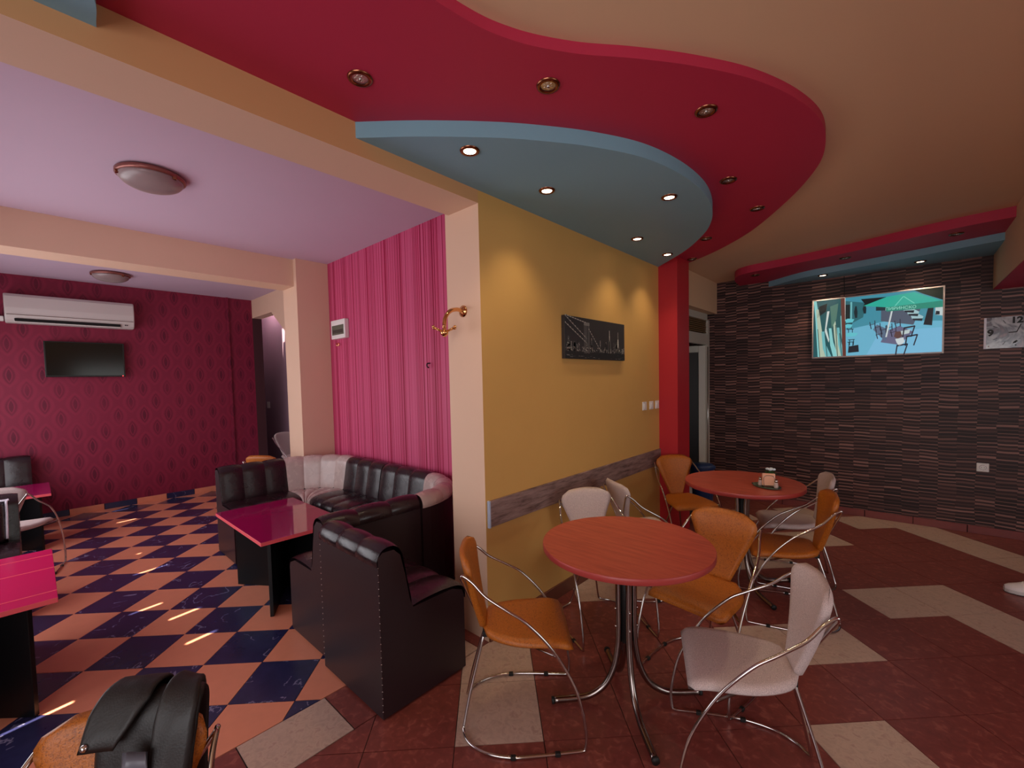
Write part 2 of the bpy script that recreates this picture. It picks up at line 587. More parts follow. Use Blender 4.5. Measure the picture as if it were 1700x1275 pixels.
while y < 1.9:
    mt = 'tilecream' if abs(y - 0.53) < 0.01 or k % 7 == 2 else 'tilebrown'
    o = MB().box(-2.181, y + 0.003, -0.012, -1.878, min(y + 0.397, 1.9), 0.0).build('tile', mt, st)
    y += 0.40
    k += 1

# --- walls
def wallbox(name, label, mat, *b):
    o = MB().box(*b).build(name, mat)
    return struct(o, label, 'wall')
wl = wallbox('wall_left', 'crimson wallpapered wall with dark eye shaped motifs', 'motif', XL - 0.15, YL - 0.02, 0, XL, YE + 0.0, ZL)
# lounge end wall with chamfered opening
wy0, wy1 = YE, YE + 0.14
we = MB()
open_top, chx, chz = 2.72, -7.10, 2.39
we.box(XL, wy0, open_top, -5.3, wy1, 3.3)
we.add([(chx, wy0, open_top), (-6.60, wy0, chz), (-5.3, wy0, chz), (-5.3, wy0, open_top), (chx, wy1, open_top), (-6.60, wy1, chz), (-5.3, wy1, chz), (-5.3, wy1, open_top)],
       [(0, 1, 2, 3), (7, 6, 5, 4), (0, 4, 5, 1), (1, 5, 6, 2)])
we.box(-6.60, wy0, 0, -5.3, wy1, chz)
struct(we.build('wall_end', 'cream'), 'cream wall with a chamfered doorway opening beside the crimson wall', 'wall')
wc = MB()
wc.box(-9.2, 3.0, 0, -5.0, 3.1, 3.3)
wc.box(-5.1, wy1, 0, -5.0, 3.0, 3.3)
wc.box(-9.3, wy1, 0, -9.2, 3.1, 3.3)
wc.box(-9.3, wy1, 3.28, -5.0, 3.1, 3.4)
wc.box(-9.2, wy1, -0.05, -5.0, 3.0, 0.0)
wc.box(-9.3, wy1, 0, XL - 0.15, wy1 + 0.05, 3.3)
struct(MB().box(XL - 0.15, wy0 + 0.001, 0, XL, wy1, 2.75).build('trim_12', plain('maroon_reveal', (70, 34, 40), 0.6)), 'dark maroon door reveal beside the crimson wall', 'reveal')
struct(wc.build('wall_corridor', 'corridor'), 'mauve corridor walls seen through the chamfered doorway', 'wall')
# lounge pillar
pl2 = MB().box(-5.40, 2.02, 0, -5.02, YE + 0.02, ZL).build('wall_pillar', 'cream')
struct(pl2, 'cream square pillar between chamfered doorway and striped wall', 'pillar')
ws = wallbox('wall_middle', 'magenta wall with thin vertical stripes above the corner sofa', 'stripes', -5.02, YS, 0, -2.18, YS + 0.15, ZL)
# partition block: cream end, yellow side
pb = MB()
pb.box(-2.18, 1.81, 0, XY, 4.33, ZL + 0.1)
po = pb.build('wall_partition', ['cream', 'yellow'])
for p in po.data.polygons:
    if p.normal.x > 0.9: p.material_index = 1
struct(po, 'partition wall with yellow side and cream end', 'wall')
wb = wallbox('wall_back', 'dark brown slate strip wallpapered wall behind television', 'slate', -2.6, YB, 0, XR, YB + 0.15, ZR + 0.2)
rc = MB().box(-2.18, 4.325, 0, -1.684, 4.64, ZR).build('wall_column', 'redcol')
struct(rc, 'red square column at the far end of the yellow wall', 'column')
bh = MB()
bh.box(-2.15, 4.64, 2.437, XY, YB, ZR)
bh.box(-2.6, 4.50, 0, -2.18, 4.64, ZR)
struct(bh.build('wall_bulkhead', 'beige'), 'beige bulkhead over the side door by the slate wall', 'wall')
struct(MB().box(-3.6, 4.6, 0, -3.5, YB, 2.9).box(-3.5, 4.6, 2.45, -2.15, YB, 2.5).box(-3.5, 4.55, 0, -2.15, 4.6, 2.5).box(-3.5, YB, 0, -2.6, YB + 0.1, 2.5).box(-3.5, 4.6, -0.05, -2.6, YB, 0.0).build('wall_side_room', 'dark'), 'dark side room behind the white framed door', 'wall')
# unseen front wall, slots added to throw the sun streaks, and right wall
sx, sy = SUN_DIR.x / SUN_DIR.y, 1
slots = []
for (x0, y0, x1, y1) in ((-4.06, .385, -4.12, .589), (-3.752, .562, -3.80, .764), (-3.312, .571, -3.36, .755), (-4.904, .508, -4.967, .776), (-3.103, -.18, -3.162, .082), (-7.70, .636, -7.72, .852), (-5.506, .606, -5.547, .768), (-7.0, .608, -7.03, .822)):
    tz = abs(SUN_DIR.z / SUN_DIR.y)
    slots.append((x0 - (y0 - YL) * sx, (y0 - YL) * tz, (y1 - YL) * tz))
slots.sort()
wf = MB()
XW = -2.16
zlo, zhi = min(q[1] for q in slots) - 0.05, max(q[2] for q in slots) + 0.003
wf.box(XL, YL - 0.02, 0, XW, YL, zlo)
wf.box(XL, YL - 0.02, zhi, XW, YL, 3.3)
xa = XL
for (xs, z0, z1) in slots:
    w = 0.011
    wf.box(xa, YL - 0.02, zlo, xs - w, YL, zhi)
    wf.box(xs - w, YL - 0.02, zlo, xs + w, YL, z0)
    wf.box(xs - w, YL - 0.02, z1, xs + w, YL, zhi)
    xa = xs + w
wf.box(xa, YL - 0.02, zlo, XW, YL, zhi)
wf.box(XW - 0.02, YF, 0, XW, YL, 3.3)
wf.box(XW, YF - 0.02, 0, XR, YF, 3.3)
struct(wf.build('wall_front', 'facade'), 'shop front wall behind the viewer, slots added for the sun streaks', 'wall')
wallbox('wall_right', 'plain right hand wall outside the view', 'facade', XR, YF, 0, XR + 0.1, YB + 0.15, ZR + 0.3)

# --- ceilings
struct(MB().box(-2.18, YF, ZR, XR, YB + 0.1, ZR + 0.1).build('ceiling', 'beige'), 'plain beige ceiling over the cafe', 'ceiling')
struct(MB().box(XL - 0.1, YL - 0.02, ZL, -2.14, YE + 0.1, ZL + 0.1).build('ceiling', 'lilac'), 'lilac ceiling over the lounge', 'ceiling')
o = MB().box(-2.145, YF, 2.65, XY, 1.81, ZL + 0.05).build('trim_1', ['cream', plain('tan_beam_paint', (206, 152, 104), 0.75, var=0.05, vscale=2)])
for p in o.data.polygons:
    if p.normal.x > 0.9: p.material_index = 1
struct(o, 'cream and tan ceiling beam between lounge and cafe', 'beam')
struct(MB().box(-5.40, YL, 2.714, -5.09, 2.02, ZL).build('trim_2', 'cream'), 'cream ceiling beam across the lounge', 'beam')
rb = MB().box(0.605, -0.5, 2.374, 0.75, YB, ZR).build('trim_3', 'beige')
struct(rb, 'beige drop beam right of the television', 'beam')
struct(MB().box(0.607, -0.5, 2.366, XR, YB, 2.374).build('trim_4', 'red'), 'dark red lowered ceiling beyond the beige beam', 'soffit')

def soffit(name, label, pts, closing, z0, z1, mat):
    P = [(p.x, p.y) for p in catmull([(a, b, 0) for a, b in pts], 8)] + closing
    if sum((P[(i + 1) % len(P)][0] - P[i][0]) * (P[(i + 1) % len(P)][1] + P[i][1]) for i in range(len(P))) > 0:
        P = P[::-1]
    o = MB().prism(P, z0, z1, 0, False).build(name, mat)
    return struct(o, label, 'soffit')
soffit('trim_5', 'large wavy crimson ceiling soffit with round spotlights',
       [(-1.25, YF + 0.01), (-1.28, -1.2), (-1.22, -0.2), (-1.14, 0.5), (-1.10, 0.97), (-1.04, 1.19), (-0.92, 1.39), (-0.77, 1.57), (-0.62, 1.77), (-0.47, 2.02), (-0.36, 2.31), (-0.31, 2.60), (-0.34, 2.92), (-0.43, 3.19), (-0.62, 3.55), (-0.95, 4.04), (-1.28, 4.38), (-1.57, 4.60), (-1.874, 4.78)],
       [(XY, YF + 0.01)], ZRED, ZR, 'red')
soffit('trim_6', 'half oval slate blue soffit with five lit spotlights over the yellow wall',
       [(XY, 1.046), (-1.65, 1.25), (-1.42, 1.49), (-1.27, 1.68), (-1.125, 1.90), (-1.0, 2.17), (-0.935, 2.5), (-0.93, 2.84), (-0.985, 3.15), (-1.08, 3.41), (-1.22, 3.65), (-1.48, 3.97), (XY, 4.325)], [], ZBLU, ZRED, 'blue')
soffit('trim_7', 'slate blue soffit corner at the upper left',
       [(XY, 0.187), (-1.72, 0.165), (-1.5, 0.05), (-1.35, -0.25), (-1.3, -0.6), (-1.35, -0.95), (-1.5, -1.2), (XY, -1.3)], [], ZBLU, ZRED, 'blue')
soffit('trim_8', 'crimson wavy soffit along the top of the slate wall',
       [(-1.60, YB), (-1.54, 5.74), (-1.38, 5.50), (-1.0, 5.43), (-0.43, 5.31), (0.03, 5.16), (0.30, 5.09), (0.606, 5.06)], [(0.606, YB)], ZRED2, ZR, 'red')
soffit('trim_9', 'slate blue wavy soffit above the television',
       [(-1.27, YB), (-0.86, 5.90), (-0.47, 5.81), (-0.03, 5.71), (0.3, 5.62), (0.606, 5.55)], [(0.606, YB)], ZBLU2, ZRED2, 'blue')

# --- skirtings and rail
sk = MB().box(XL, YL, 0.0, XL + 0.004, YE, 0.075).build('baseboard_left', 'grout')
struct(sk, 'skirting of alternating navy and salmon tiles under the crimson wall', 'baseboard')
yy, k = 1.9 - 0.332 * 8, 0
while yy < YE - 0.02:
    MB().box(XL + 0.002, yy + 0.003, 0.0, XL + 0.014, min(yy + 0.329, YE), 0.078).build('tile', 'tileblue' if k % 2 == 0 else 'tilesalmon', sk, 0.002, 1)
    yy += 0.332
    k += 1
struct(MB().box(XY, 1.812, 0.0, XY + 0.014, 4.32, 0.10).build('baseboard_partition', 'skirt', None, 0.003), 'brown skirting at the foot of the yellow wall', 'baseboard')
sk = MB().box(-1.9, YB - 0.004, 0, XR, YB, 0.075).build('baseboard_back', 'grout')
struct(sk, 'red tile skirting under the slate wall', 'baseboard')
xx = -1.9
while xx < XR - 0.05:
    MB().box(xx + 0.003, YB - 0.015, 0, xx + 0.393, YB - 0.002, 0.078).build('tile', 'skirtred', sk, 0.002, 1)
    xx += 0.396
rl = MB().box(XY, 1.835, 0.709, XY + 0.016, 4.325, 0.872).build('trim_10', 'rail', None, 0.002)
struct(rl, 'grey brown wooden chair rail across the yellow wall', 'rail')
MB().box(XY, 1.822, 0.707, XY + 0.019, 1.836, 0.874).build('end_cap', 'endcap', rl, 0.002)
struct(MB().box(XL, 2.10, 0.08, XL + 0.03, 2.13, ZL).build('trim_11', 'motif'), 'thin wallpapered conduit on the crimson wall', 'conduit')

# side door
dr = MB()
dr.box(-2.03, 6.10, 0, -1.97, YB, 2.36)
dr.box(-2.03, 4.64, 0, -1.97, 4.72, 2.36)
dr.box(-2.03, 4.72, 2.35, -1.97, 6.10, 2.437)
dr.box(-2.03, 4.72, 2.03, -1.97, 6.10, 2.17)
dro = dr.build('door_1', 'pvc', None, 0.004)
struct(dro, 'white framed side door standing ajar beside the red column', 'door')
for k in range(7):
    z = 2.185 + k * 0.025
    MB().box(-2.02, 4.72, z, -1.985, 6.10, z + 0.017).build('slat', 'louver', dro)
lf = MB()
for (a, b) in ((0.0, 0.085), (0.80, 0.88)): lf.box(-0.025, a, 0.01, 0.025, b, 2.02)
lf.box(-0.025, 0.085, 1.93, 0.025, 0.80, 2.02).box(-0.025, 0.085, 0.01, 0.025, 0.80, 0.12)
leaf = lf.build('door_leaf', 'pvc', dro, 0.004)
leaf.location = (-2.0, 6.09, 0)
leaf.rotation_euler = (0, 0, radians(118))
h = MB().tube([(0.03, 0.82, 1.02), (0.07, 0.82, 1.02), (0.07, 0.72, 1.02)], 0.008).build('handle', 'chrome', leaf)
MB().box(-0.008, 0.085, 0.12, 0.008, 0.80, 1.93).build('pane', 'black', leaf)
MB().tube([(-1.962, 6.085, 0.05), (-1.962, 6.085, 2.0)], 0.006).build('rod', 'chrome', dro)

# ------------------------------------------------------------------ padded surfaces
def pad(name, mat, parent, nu, nv, fn, half):
    """closed cushion: fn(u,v)->(point, normal); u in -1..1, v in 0..1; pinched at the rim"""
    F, B = [], []
    vs, fs = [], []
    idxF, idxB = {}, {}
    for j in range(nv + 1):
        for i in range(nu + 1):
            u, v = -1 + 2 * i / nu, j / nv
            p, n = fn(u, v)
            e = max(abs(u), abs(2 * v - 1))
            k = half * (max(0.0, 1 - e ** 14)) ** 0.5
            rim = i in (0, nu) or j in (0, nv)
            idxF[i, j] = len(vs); vs.append(p + n * k)
            if rim: idxB[i, j] = idxF[i, j]
            else:
                idxB[i, j] = len(vs); vs.append(p - n * k)
    for j in range(nv):
        for i in range(nu):
            fs.append((idxF[i, j], idxF[i + 1, j], idxF[i + 1, j + 1], idxF[i, j + 1]))
            fs.append((idxB[i, j], idxB[i, j + 1], idxB[i + 1, j + 1], idxB[i + 1, j]))
    o = MB().add(vs, fs, 0, True).build(name, mat, parent)
    return o
def interp(tab, x):
    for (a, fa), (b, fb) in zip(tab, tab[1:]):
        if x <= b:
            t = (x - a) / (b - a)
            return fa + (fb - fa) * t
    return tab[-1][1]
def smooth_tab(tab):
    P = catmull([(a, b, 0) for a, b in tab], 8)
    return [(p.x, p.y) for p in P]

# ------------------------------------------------------------------ cafe chair (local: +y forward, +x right)
BW = smooth_tab([(0, .042), (.04, .062), (.3, .104), (.55, .144), (.78, .178), (.88, .186), (.95, .172), (1.0, .120)])
SW = smooth_tab([(0, .060), (.05, .112), (.14, .150), (.3, .184), (.5, .205), (.75, .212), (.93, .210), (1.0, .196)])
def back_fn(u, v):
    w = interp(BW, v)
    x = u * w
    z = 0.445 + 0.375 * v + 0.018 * v * (1 - (x / 0.186) ** 2)
    y = -0.172 - 0.100 * v + 1.25 * x * x * (0.35 + 0.65 * v)
    n = Vector((-2.0 * x * v, 1.0, 0.26)).normalized()
    return Vector((x, y, z)), n
def seat_fn(u, v):
    w = interp(SW, v)
    x = u * w
    y = -0.178 + 0.402 * v
    z = 0.448 - 0.010 * sin(pi * v) * (1 - u * u) - 0.022 * max(0, v - 0.75) ** 2 * 16 + 0.012 * (1 - v) ** 3
    return Vector((x, y, z)), Vector((0, 0.05, 1)).normalized()
def frame_pts(s):
    loop = [(0.017, -0.168, 0.425), (0.03, -0.19, 0.48), (0.085, -0.225, 0.60), (0.16, -0.250, 0.715), (0.186, -0.257, 0.752), (0.193, -0.247, 0.764), (0.203, -0.205, 0.735), (0.220, -0.150, 0.682), (0.238, -0.06, 0.628), (0.247, 0.02, 0.576), (0.251, 0.13, 0.455), (0.251, 0.222, 0.285), (0.249, 0.262, 0.11), (0.247, 0.262, 0.030), (0.246, 0.252, 0.011), (0.250, 0.20, 0.009), (0.262, 0.06, 0.009), (0.264, -0.06, 0.009), (0.236, -0.17, 0.009), (0.180, -0.243, 0.009), (0.118, -0.272, 0.016), (0.100, -0.267, 0.05), (0.070, -0.235, 0.19), (0.030, -0.185, 0.37)]
    return [(s * x, y, z) for x, y, z in loop]
def make_chair(mat):
    root = empty('cafe_chair')
    seat = pad('seat', mat, root, 18, 18, seat_fn, 0.020)
    bk = pad('backrest', mat, root, 18, 18, back_fn, 0.017)
    for s in (1, -1):
        fr = MB().tube(catmull(frame_pts(s), 5, True), 0.0066, 8, True).build('side_frame', 'chrome', root)
        for (yy, xx) in ((0.14, 0.255), (-0.05, 0.264)):
            MB().box(s * xx - 0.010, yy - 0.012, 0.0, s * xx + 0.010, yy + 0.012, 0.017).build('glide', 'rubber', fr, 0.003, 1)
        MB().tube([(s * 0.10, -0.03, 0.425), (s * 0.235, 0.13, 0.428), (s * 0.252, 0.145, 0.432)], 0.006, 6).build('seat_bracket', 'steel', root)
        MB().tube([(s * 0.045, -0.165, 0.43), (s * 0.05, -0.178, 0.48)], 0.005, 6).build('back_pin', 'chrome', root)
    MB().box(-0.05, -0.18, 0.405, 0.05, -0.10, 0.43).build('joint_plate', 'rubber', root, 0.004)
    return root
proto = {'orange': make_chair('orange'), 'grey': make_chair('grey')}
used = set()
def chair(mat, x, y, heading, label, group):
    if mat in used: o = copy_tree(proto[mat])
    else:
        o = proto[mat]; used.add(mat)
    o.location = (x, y, 0)
    o.rotation_euler = (0, 0, radians(heading - 90))
    tag(o, label, 'chair', group)
    return o
GO, GG = 'orange cafe chairs with chrome arms', 'pale grey cafe chairs with chrome arms'
chair('orange', -1.351, 1.517, 43.3, 'orange chair left of the front round table, beside the dark leather sofa', GO)
chair('grey', -0.470, 1.878, 205, 'large pale grey chair in the right foreground at the front round table', GG)
chair('orange', -0.791, 2.381, 262, 'orange chair directly behind the front round table, back shining', GO)
chair('grey', -1.454, 2.438, -33.5, 'pale grey chair behind the front table, against the yellow wall', GG)
chair('grey', -1.47, 3.12, 55, 'pale grey chair seen side on under the chair rail, left of the column', GG)
chair('orange', -1.507, 4.06, -40.9, 'orange chair in front of the red column at the far round table', GO)
chair('grey', -0.66, 3.99, 198.8, 'pale grey chair right of the far round table, under the slate wall', GG)
chair('orange', -0.58, 3.36, 199.6, 'orange chair between the two round tables on the right', GO)
chair('orange', -1.180, -0.044, -41, 'orange chair with a black jacket over it in the lower left corner', GO)
chair('grey', -5.619, -0.182, 163, 'pale grey chair at the far left of the lounge behind the dark armchair', GG)
chair('orange', -5.49, 1.863, 128, 'orange chair whose rounded top shows behind the corner sofa', GO)
chair('grey', -7.42, 2.84, 20, 'small pale grey chair seen through the chamfered doorway', GG)

# ------------------------------------------------------------------ round tables
def round_table(x, y, zt, r, label):
    root = empty('round_table', (x, y, 0))
    top = MB()
    n = 64
    rings = [(r - 0.002, zt), (r, zt - 0.003), (r, zt - 0.027), (r - 0.004, zt - 0.030)]
    top.lathe([(a, b) for a, b in rings][::-1], n, (0, 0, 0), 'z', 1, True)
    to = top.build('tabletop', ['wood', 'woodedge'], root)
    for p in to.data.polygons:
        if p.normal.z > 0.9 and len(p.vertices) > 4: p.material_index = 0
    hub = MB().lathe([(0.026, 0.30), (0.026, zt - 0.05)], 12).build('core', 'rubber', root)
    MB().lathe([(0.14, zt - 0.036), (0.14, zt - 0.030)], 20).build('mount_plate', 'steel', root)
    for k in range(4):
        a = pi / 4 + k * pi / 2
        prof = [(0.14, zt - 0.045), (0.09, zt - 0.05), (0.052, zt - 0.09), (0.040, zt - 0.16), (0.038, 0.5), (0.038, 0.36), (0.044, 0.27), (0.066, 0.17), (0.112, 0.085), (0.18, 0.038), (0.25, 0.024), (0.372, 0.020)]
        P = catmull([(cos(a) * q, sin(a) * q, z) for q, z in prof], 5)
        lg = MB().tube(P, 0.0155, 10).build('leg', 'steel', root)
        MB().tube([(cos(a) * 0.366, sin(a) * 0.366, 0.020), (cos(a) * 0.378, sin(a) * 0.378, 0.0195)], 0.0175, 10).build('end_cap', 'rubber', lg)
        for z in (0.38, 0.47):
            MB().sphere((cos(a) * 0.054, sin(a) * 0.054, z), 0.006, 5).build('bolt', 'chrome', lg)
    tag(root, label, 'table', 'round red topped cafe tables')
    return root
round_table(-1.006, 1.918, 0.80, 0.405, 'round reddish wood table with bent chrome legs in the foreground')
round_table(-0.905, 3.585, 0.80, 0.405, 'farther round reddish table holding napkins and a small flower pot')

# things on the far table (top z = .80)
zt = 0.80
dish = MB().lathe([(0.07, 0.0), (0.098, 0.004), (0.108, 0.013), (0.104, 0.013), (0.094, 0.006), (0.01, 0.005)], 28).build('serving_tray', plain('green_glass', (84, 92, 74), 0.12, var=0.3, vscale=60))
dish.location = (-0.729, 3.50, zt)
dish.scale = (1.0, 0.62, 1); dish.rotation_euler = (0, 0, radians(-28))
tag(dish, 'small oval dark green tray under the napkins on the far round table', 'tray')
nh = empty('napkin_holder', (-0.715, 3.503, zt + 0.006), radians(25))
nh.scale = (0.72, 0.9, 0.82)
MB().box(-0.045, -0.018, 0, 0.045, 0.018, 0.006).build('base', 'chrome', nh, 0.002)
for s in (-1, 1):
    MB().tube(catmull([(-0.045, s * 0.018, 0.004), (-0.045, s * 0.018, 0.085), (0, s * 0.018, 0.10), (0.045, s * 0.018, 0.085), (0.045, s * 0.018, 0.004)], 5), 0.003, 6).build('wire', 'chrome', nh)
for k in range(5):
    MB().box(-0.055, -0.013 + k * 0.006, 0.012, 0.055, -0.010 + k * 0.006, 0.110 + 0.004 * (k % 2)).build('napkin', plain('peach_napkin', (238, 178, 146), 0.8) if k == 0 else bpy.data.materials['peach_napkin'], nh)
tag(nh, 'napkin holder with peach paper napkins on the far round table', 'napkin holder')
def shaker(x, y, label):
    r = empty('salt_shaker', (x, y, zt + 0.006))
    MB().lathe([(0.011, 0), (0.015, 0.01), (0.012, 0.035), (0.012, 0.042)], 12).build('jar', plain('shaker_glass', (206, 180, 170), 0.1), r)
    MB().lathe([(0.0125, 0.042), (0.013, 0.055), (0.006, 0.062)], 12).build('cap', 'chrome', r)
    tag(r, label, 'shaker', 'table shakers')
shaker(-0.768, 3.505, 'glass shaker left of the napkin holder on the far table')
shaker(-0.663, 3.478, 'glass shaker right of the napkin holder on the far table')
fp = empty('flower_pot', (-0.722, 3.60, zt))
MB().lathe([(0.022, 0), (0.030, 0.05), (0.032, 0.055), (0.026, 0.055)], 14).build('pot', plain('dark_pot', (40, 48, 40), 0.5), fp)
lv = MB()
for k in range(26):
    a, t = random.uniform(0, 2 * pi), random.uniform(0.2, 1)
    b = Vector((0.012 * cos(a), 0.012 * sin(a), 0.05))
    e = b + Vector((cos(a) * 0.04 * t, sin(a) * 0.04 * t, 0.03 + 0.03 * random.random()))
    sd = Vector((-sin(a), cos(a), 0)) * 0.008
    m = (b + e) / 2 + Vector((0, 0, 0.012))
    lv.add([b, m - sd, e, m + sd], [(0, 1, 2, 3)])
tag(lv.build('foliage', plain('green_leaf', (52, 92, 44), 0.5), fp), kind='stuff')
for k in range(4):
    a = k * 1.6
    MB().sphere((0.02 * cos(a), 0.02 * sin(a), 0.115), 0.014, 5, 0, (1, 1, 0.6)).build('blossom', plain('white_blossom', (226, 232, 240), 0.6) if k == 0 else bpy.data.materials['white_blossom'], fp)
tag(fp, 'tiny pot of white flowers behind the napkins on the far table', 'flower pot')

# ------------------------------------------------------------------ leatherette sofas
SD = 0.53
BP = [(0.185, 0.46), (0.178, 0.54), (0.160, 0.64), (0.145, 0.73), (0.132, 0.785), (0.100, 0.820), (0.060, 0.828), (0.022, 0.815), (0.000, 0.780), (-0.002, 0.745)]
SP = [(0.165, 0.49), (0.24, 0.500), (0.36, 0.502), (0.46, 0.492), (0.515, 0.470), (0.532, 0.435), (0.530, 0.400)]
BODY = [(0.004, 0.012), (0.004, 0.79), (0.03, 0.808), (0.09, 0.805), (0.125, 0.77), (0.150, 0.66), (0.172, 0.53), (0.19, 0.485), (0.44, 0.482), (0.51, 0.452), (0.522, 0.42), (0.522, 0.012)]
def sofa_module(path, nch, mat, label, group, dmax=SD, stud=True, name='sofa_module'):
    """path(t)->(rear point Vector, forward Vector, squeeze) for t in 0..1"""
    root = empty(name, path(0.5)[0])
    base = path(0.5)[0].copy()
    def place(t, d, z):
        p, f, q = path(t)
        return p + f * (d * q) + Vector((0, 0, z)) - base
    # body
    nt = 12
    mb = MB()
    nb = len(BODY)
    vs = [place(i / nt, d, z) for i in range(nt + 1) for d, z in BODY]
    fs = []
    for i in range(nt):
        for k in range(nb):
            j = (k + 1) % nb
            fs.append((i * nb + k, i * nb + j, (i + 1) * nb + j, (i + 1) * nb + k))
    fs.append(tuple(range(nb - 1, -1, -1))); fs.append(tuple(nt * nb + k for k in range(nb)))
    mb.add(vs, fs).build('body', 'leatherflat', root)
    # tufted pads
    for (nm, prof) in (('backrest', BP), ('seat_cushion', SP)):
        prof3 = catmull([(d, z, 0) for d, z in prof], 3)
        n = len(prof3)
        for c in range(nch):
            vs, fs = [], []
            m = 8
            for i in range(m + 1):
                tl = i / m
                t = (c + tl) / nch
                bul = (max(0.0, sin(pi * tl))) ** 0.55
                for k in range(n):
                    a = prof3[max(k - 1, 0)]; b = prof3[min(k + 1, n - 1)]
                    tx, tz = b.x - a.x, b.y - a.y
                    L = sqrt(tx * tx + tz * tz) or 1
                    nx, nz = tz / L, -tx / L
                    if nm == 'seat_cushion': nx, nz = -tz / L, tx / L
                    endk = min(1.0, min(k, n - 1 - k) / 2.0)
                    dis = 0.012 * bul * (0.35 + 0.65 * endk)
                    vs.append(place(t, prof3[k].x + nx * dis, prof3[k].y + nz * dis))
            for i in range(m):
                for k in range(n - 1):
                    fs.append((i * n + k, i * n + k + 1, (i + 1) * n + k + 1, (i + 1) * n + k))
            MB().add(vs, fs, 0, True).build(nm, mat, root)
    if stud:
        sb = MB()
        for t in (0.0, 1.0):
            for k in range(22):
                q = place(t, 0.004, 0.05 + k * 0.033)
                sb.sphere(q, 0.0035, 3)
        tag(sb.build('stud_row', 'steel', root), kind='stuff')
    for (t, d) in ((0.08, 0.06), (0.92, 0.06), (0.08, 0.46), (0.92, 0.46)):
        q = place(t, d, 0)
        MB().box(q.x - 0.02, q.y - 0.02, 0, q.x + 0.02, q.y + 0.02, 0.014).build('foot', 'rubber', root)
    tag(root, label, 'sofa', group)
    return root
def straight(p0, p1, f):
    p0, p1, f = Vector(p0), Vector(p1), Vector(f)
    return lambda t: (p0.lerp(p1, 0.008 + 0.984 * t), f, 1.0)
def arc(c, R, a0, a1):
    c = Vector(c)
    return lambda t: (c + Vector((cos(a0 + (a1 - a0) * t), sin(a0 + (a1 - a0) * t), 0)) * R, -Vector((cos(a0 + (a1 - a0) * t), sin(a0 + (a1 - a0) * t), 0)), 1.0)
GS = 'corner sofa units in the lounge'
sofa_module(straight((-4.955, 1.145, 0), (-4.955, 1.75, 0), (1, 0, 0)), 3, 'leather', 'dark leather sofa unit at the left end of the corner sofa', GS)
sofa_module(arc((-4.375, 1.75, 0), 0.58, pi, pi / 2), 4, 'leathergrey', 'silver grey curved sofa corner left, below the cream pillar', GS, stud=False)
sofa_module(straight((-4.375, 2.33, 0), (-3.69, 2.33, 0), (0, -1, 0)), 3, 'leather', 'dark leather sofa unit under the striped wall, beside the left grey corner', GS)
sofa_module(straight((-3.69, 2.33, 0), (-3.0, 2.33, 0), (0, -1, 0)), 3, 'leather', 'dark leather sofa unit under the striped wall, beside the right grey corner', GS)
sofa_module(arc((-3.0, 1.75, 0), 0.57, pi / 2, 0), 4, 'leathergrey', 'silver grey curved sofa corner right, partly behind the cream wall end', GS, stud=False)
sofa_module(straight((-2.447, 1.75, 0), (-2.447, 1.07, 0), (-1, 0, 0)), 3, 'leather', 'dark leather sofa unit with its back to the viewer, right of the pink table', GS)
sofa_module(straight((-1.80, 1.035, 0), (-2.42, 1.035, 0), (0, 1, 0)), 3, 'leather', 'dark leather sofa unit nearest the viewer, turned toward the cream wall end', GS)
sofa_module(straight((-5.06, -0.85, 0), (-5.06, -0.11, 0), (1, 0, 0)), 3, 'leather', 'dark leather sofa unit behind the left pink table, cut by the left edge', 'sofas at the left edge')
m = sofa_module(straight((-7.90, -0.90, 0), (-7.90, -0.05, 0), (1, 0, 0)), 4, 'leather', 'black tufted sofa against the crimson wall at the left edge', 'sofas at the left edge')
cu = empty('throw_pillow', (-4.82, -0.36, 0.66))
def pil(u, v):
    return Vector((0.02 * (1 - u * u), u * 0.19, (v - 0.5) * 0.30)), Vector((1, 0, 0))
pad('cushion', 'leather', cu, 12, 12, pil, 0.05)
MB().tube(catmull([(0.012, -0.19, -0.13), (0.012, -0.19, 0.15), (0.012, 0.17, 0.155), (0.012, 0.19, 0.13), (0.012, 0.185, -0.12)], 8), 0.008, 8).build('piping', 'piping', cu)
cu.rotation_euler = (0, radians(-10), 0)
tag(cu, 'dark cushion with pale piping leaning on the left edge sofa', 'cushion')

# ------------------------------------------------------------------ pink tables
def pink_table(x0, x1, y0, y1, label, tips, joints=(), top='pink'):
    cx, cy, zt = (x0 + x1) / 2, (y0 + y1) / 2, 0.575
    root = empty('pink_table', (cx, cy, 0))
    xs = [x0] + list(joints) + [x1]
    for k, (a, b) in enumerate(zip(xs, xs[1:])):
        g0 = 0.0 if k == 0 else 0.0015
        g1 = 0.0 if k == len(xs) - 2 else 0.0015
        t = MB().box(a - cx + g0, y0 - cy, zt - 0.026, b - cx - g1, y1 - cy, zt)
        o = t.build('tabletop', [top, 'pinkedge'], root, 0.002, 2)
        for p in o.data.polygons:
            if abs(p.normal.z) < 0.5: p.material_index = 1
    for q in joints:
        MB().box(q - cx - 0.004, y0 - cy, zt - 0.004, q - cx + 0.004, y1 - cy, zt + 0.0012).build('joint_strip', 'pinkedge', root)
    for (ax, ay, bx, by) in tips:
        d = Vector((bx - ax, by - ay, 0)).normalized()
        nn = Vector((-d.y, d.x, 0)) * 0.012
        a, b = Vector((ax - cx, ay - cy, 0)), Vector((bx - cx, by - cy, 0))
        MB().prism([(a - nn)[:2], (b - nn)[:2], (b + nn)[:2], (a + nn)[:2]], 0.0, zt - 0.026).build('leg_panel', 'black', root, 0.002, 1)
    tag(root, label, 'table', 'magenta lounge tables')
    return root
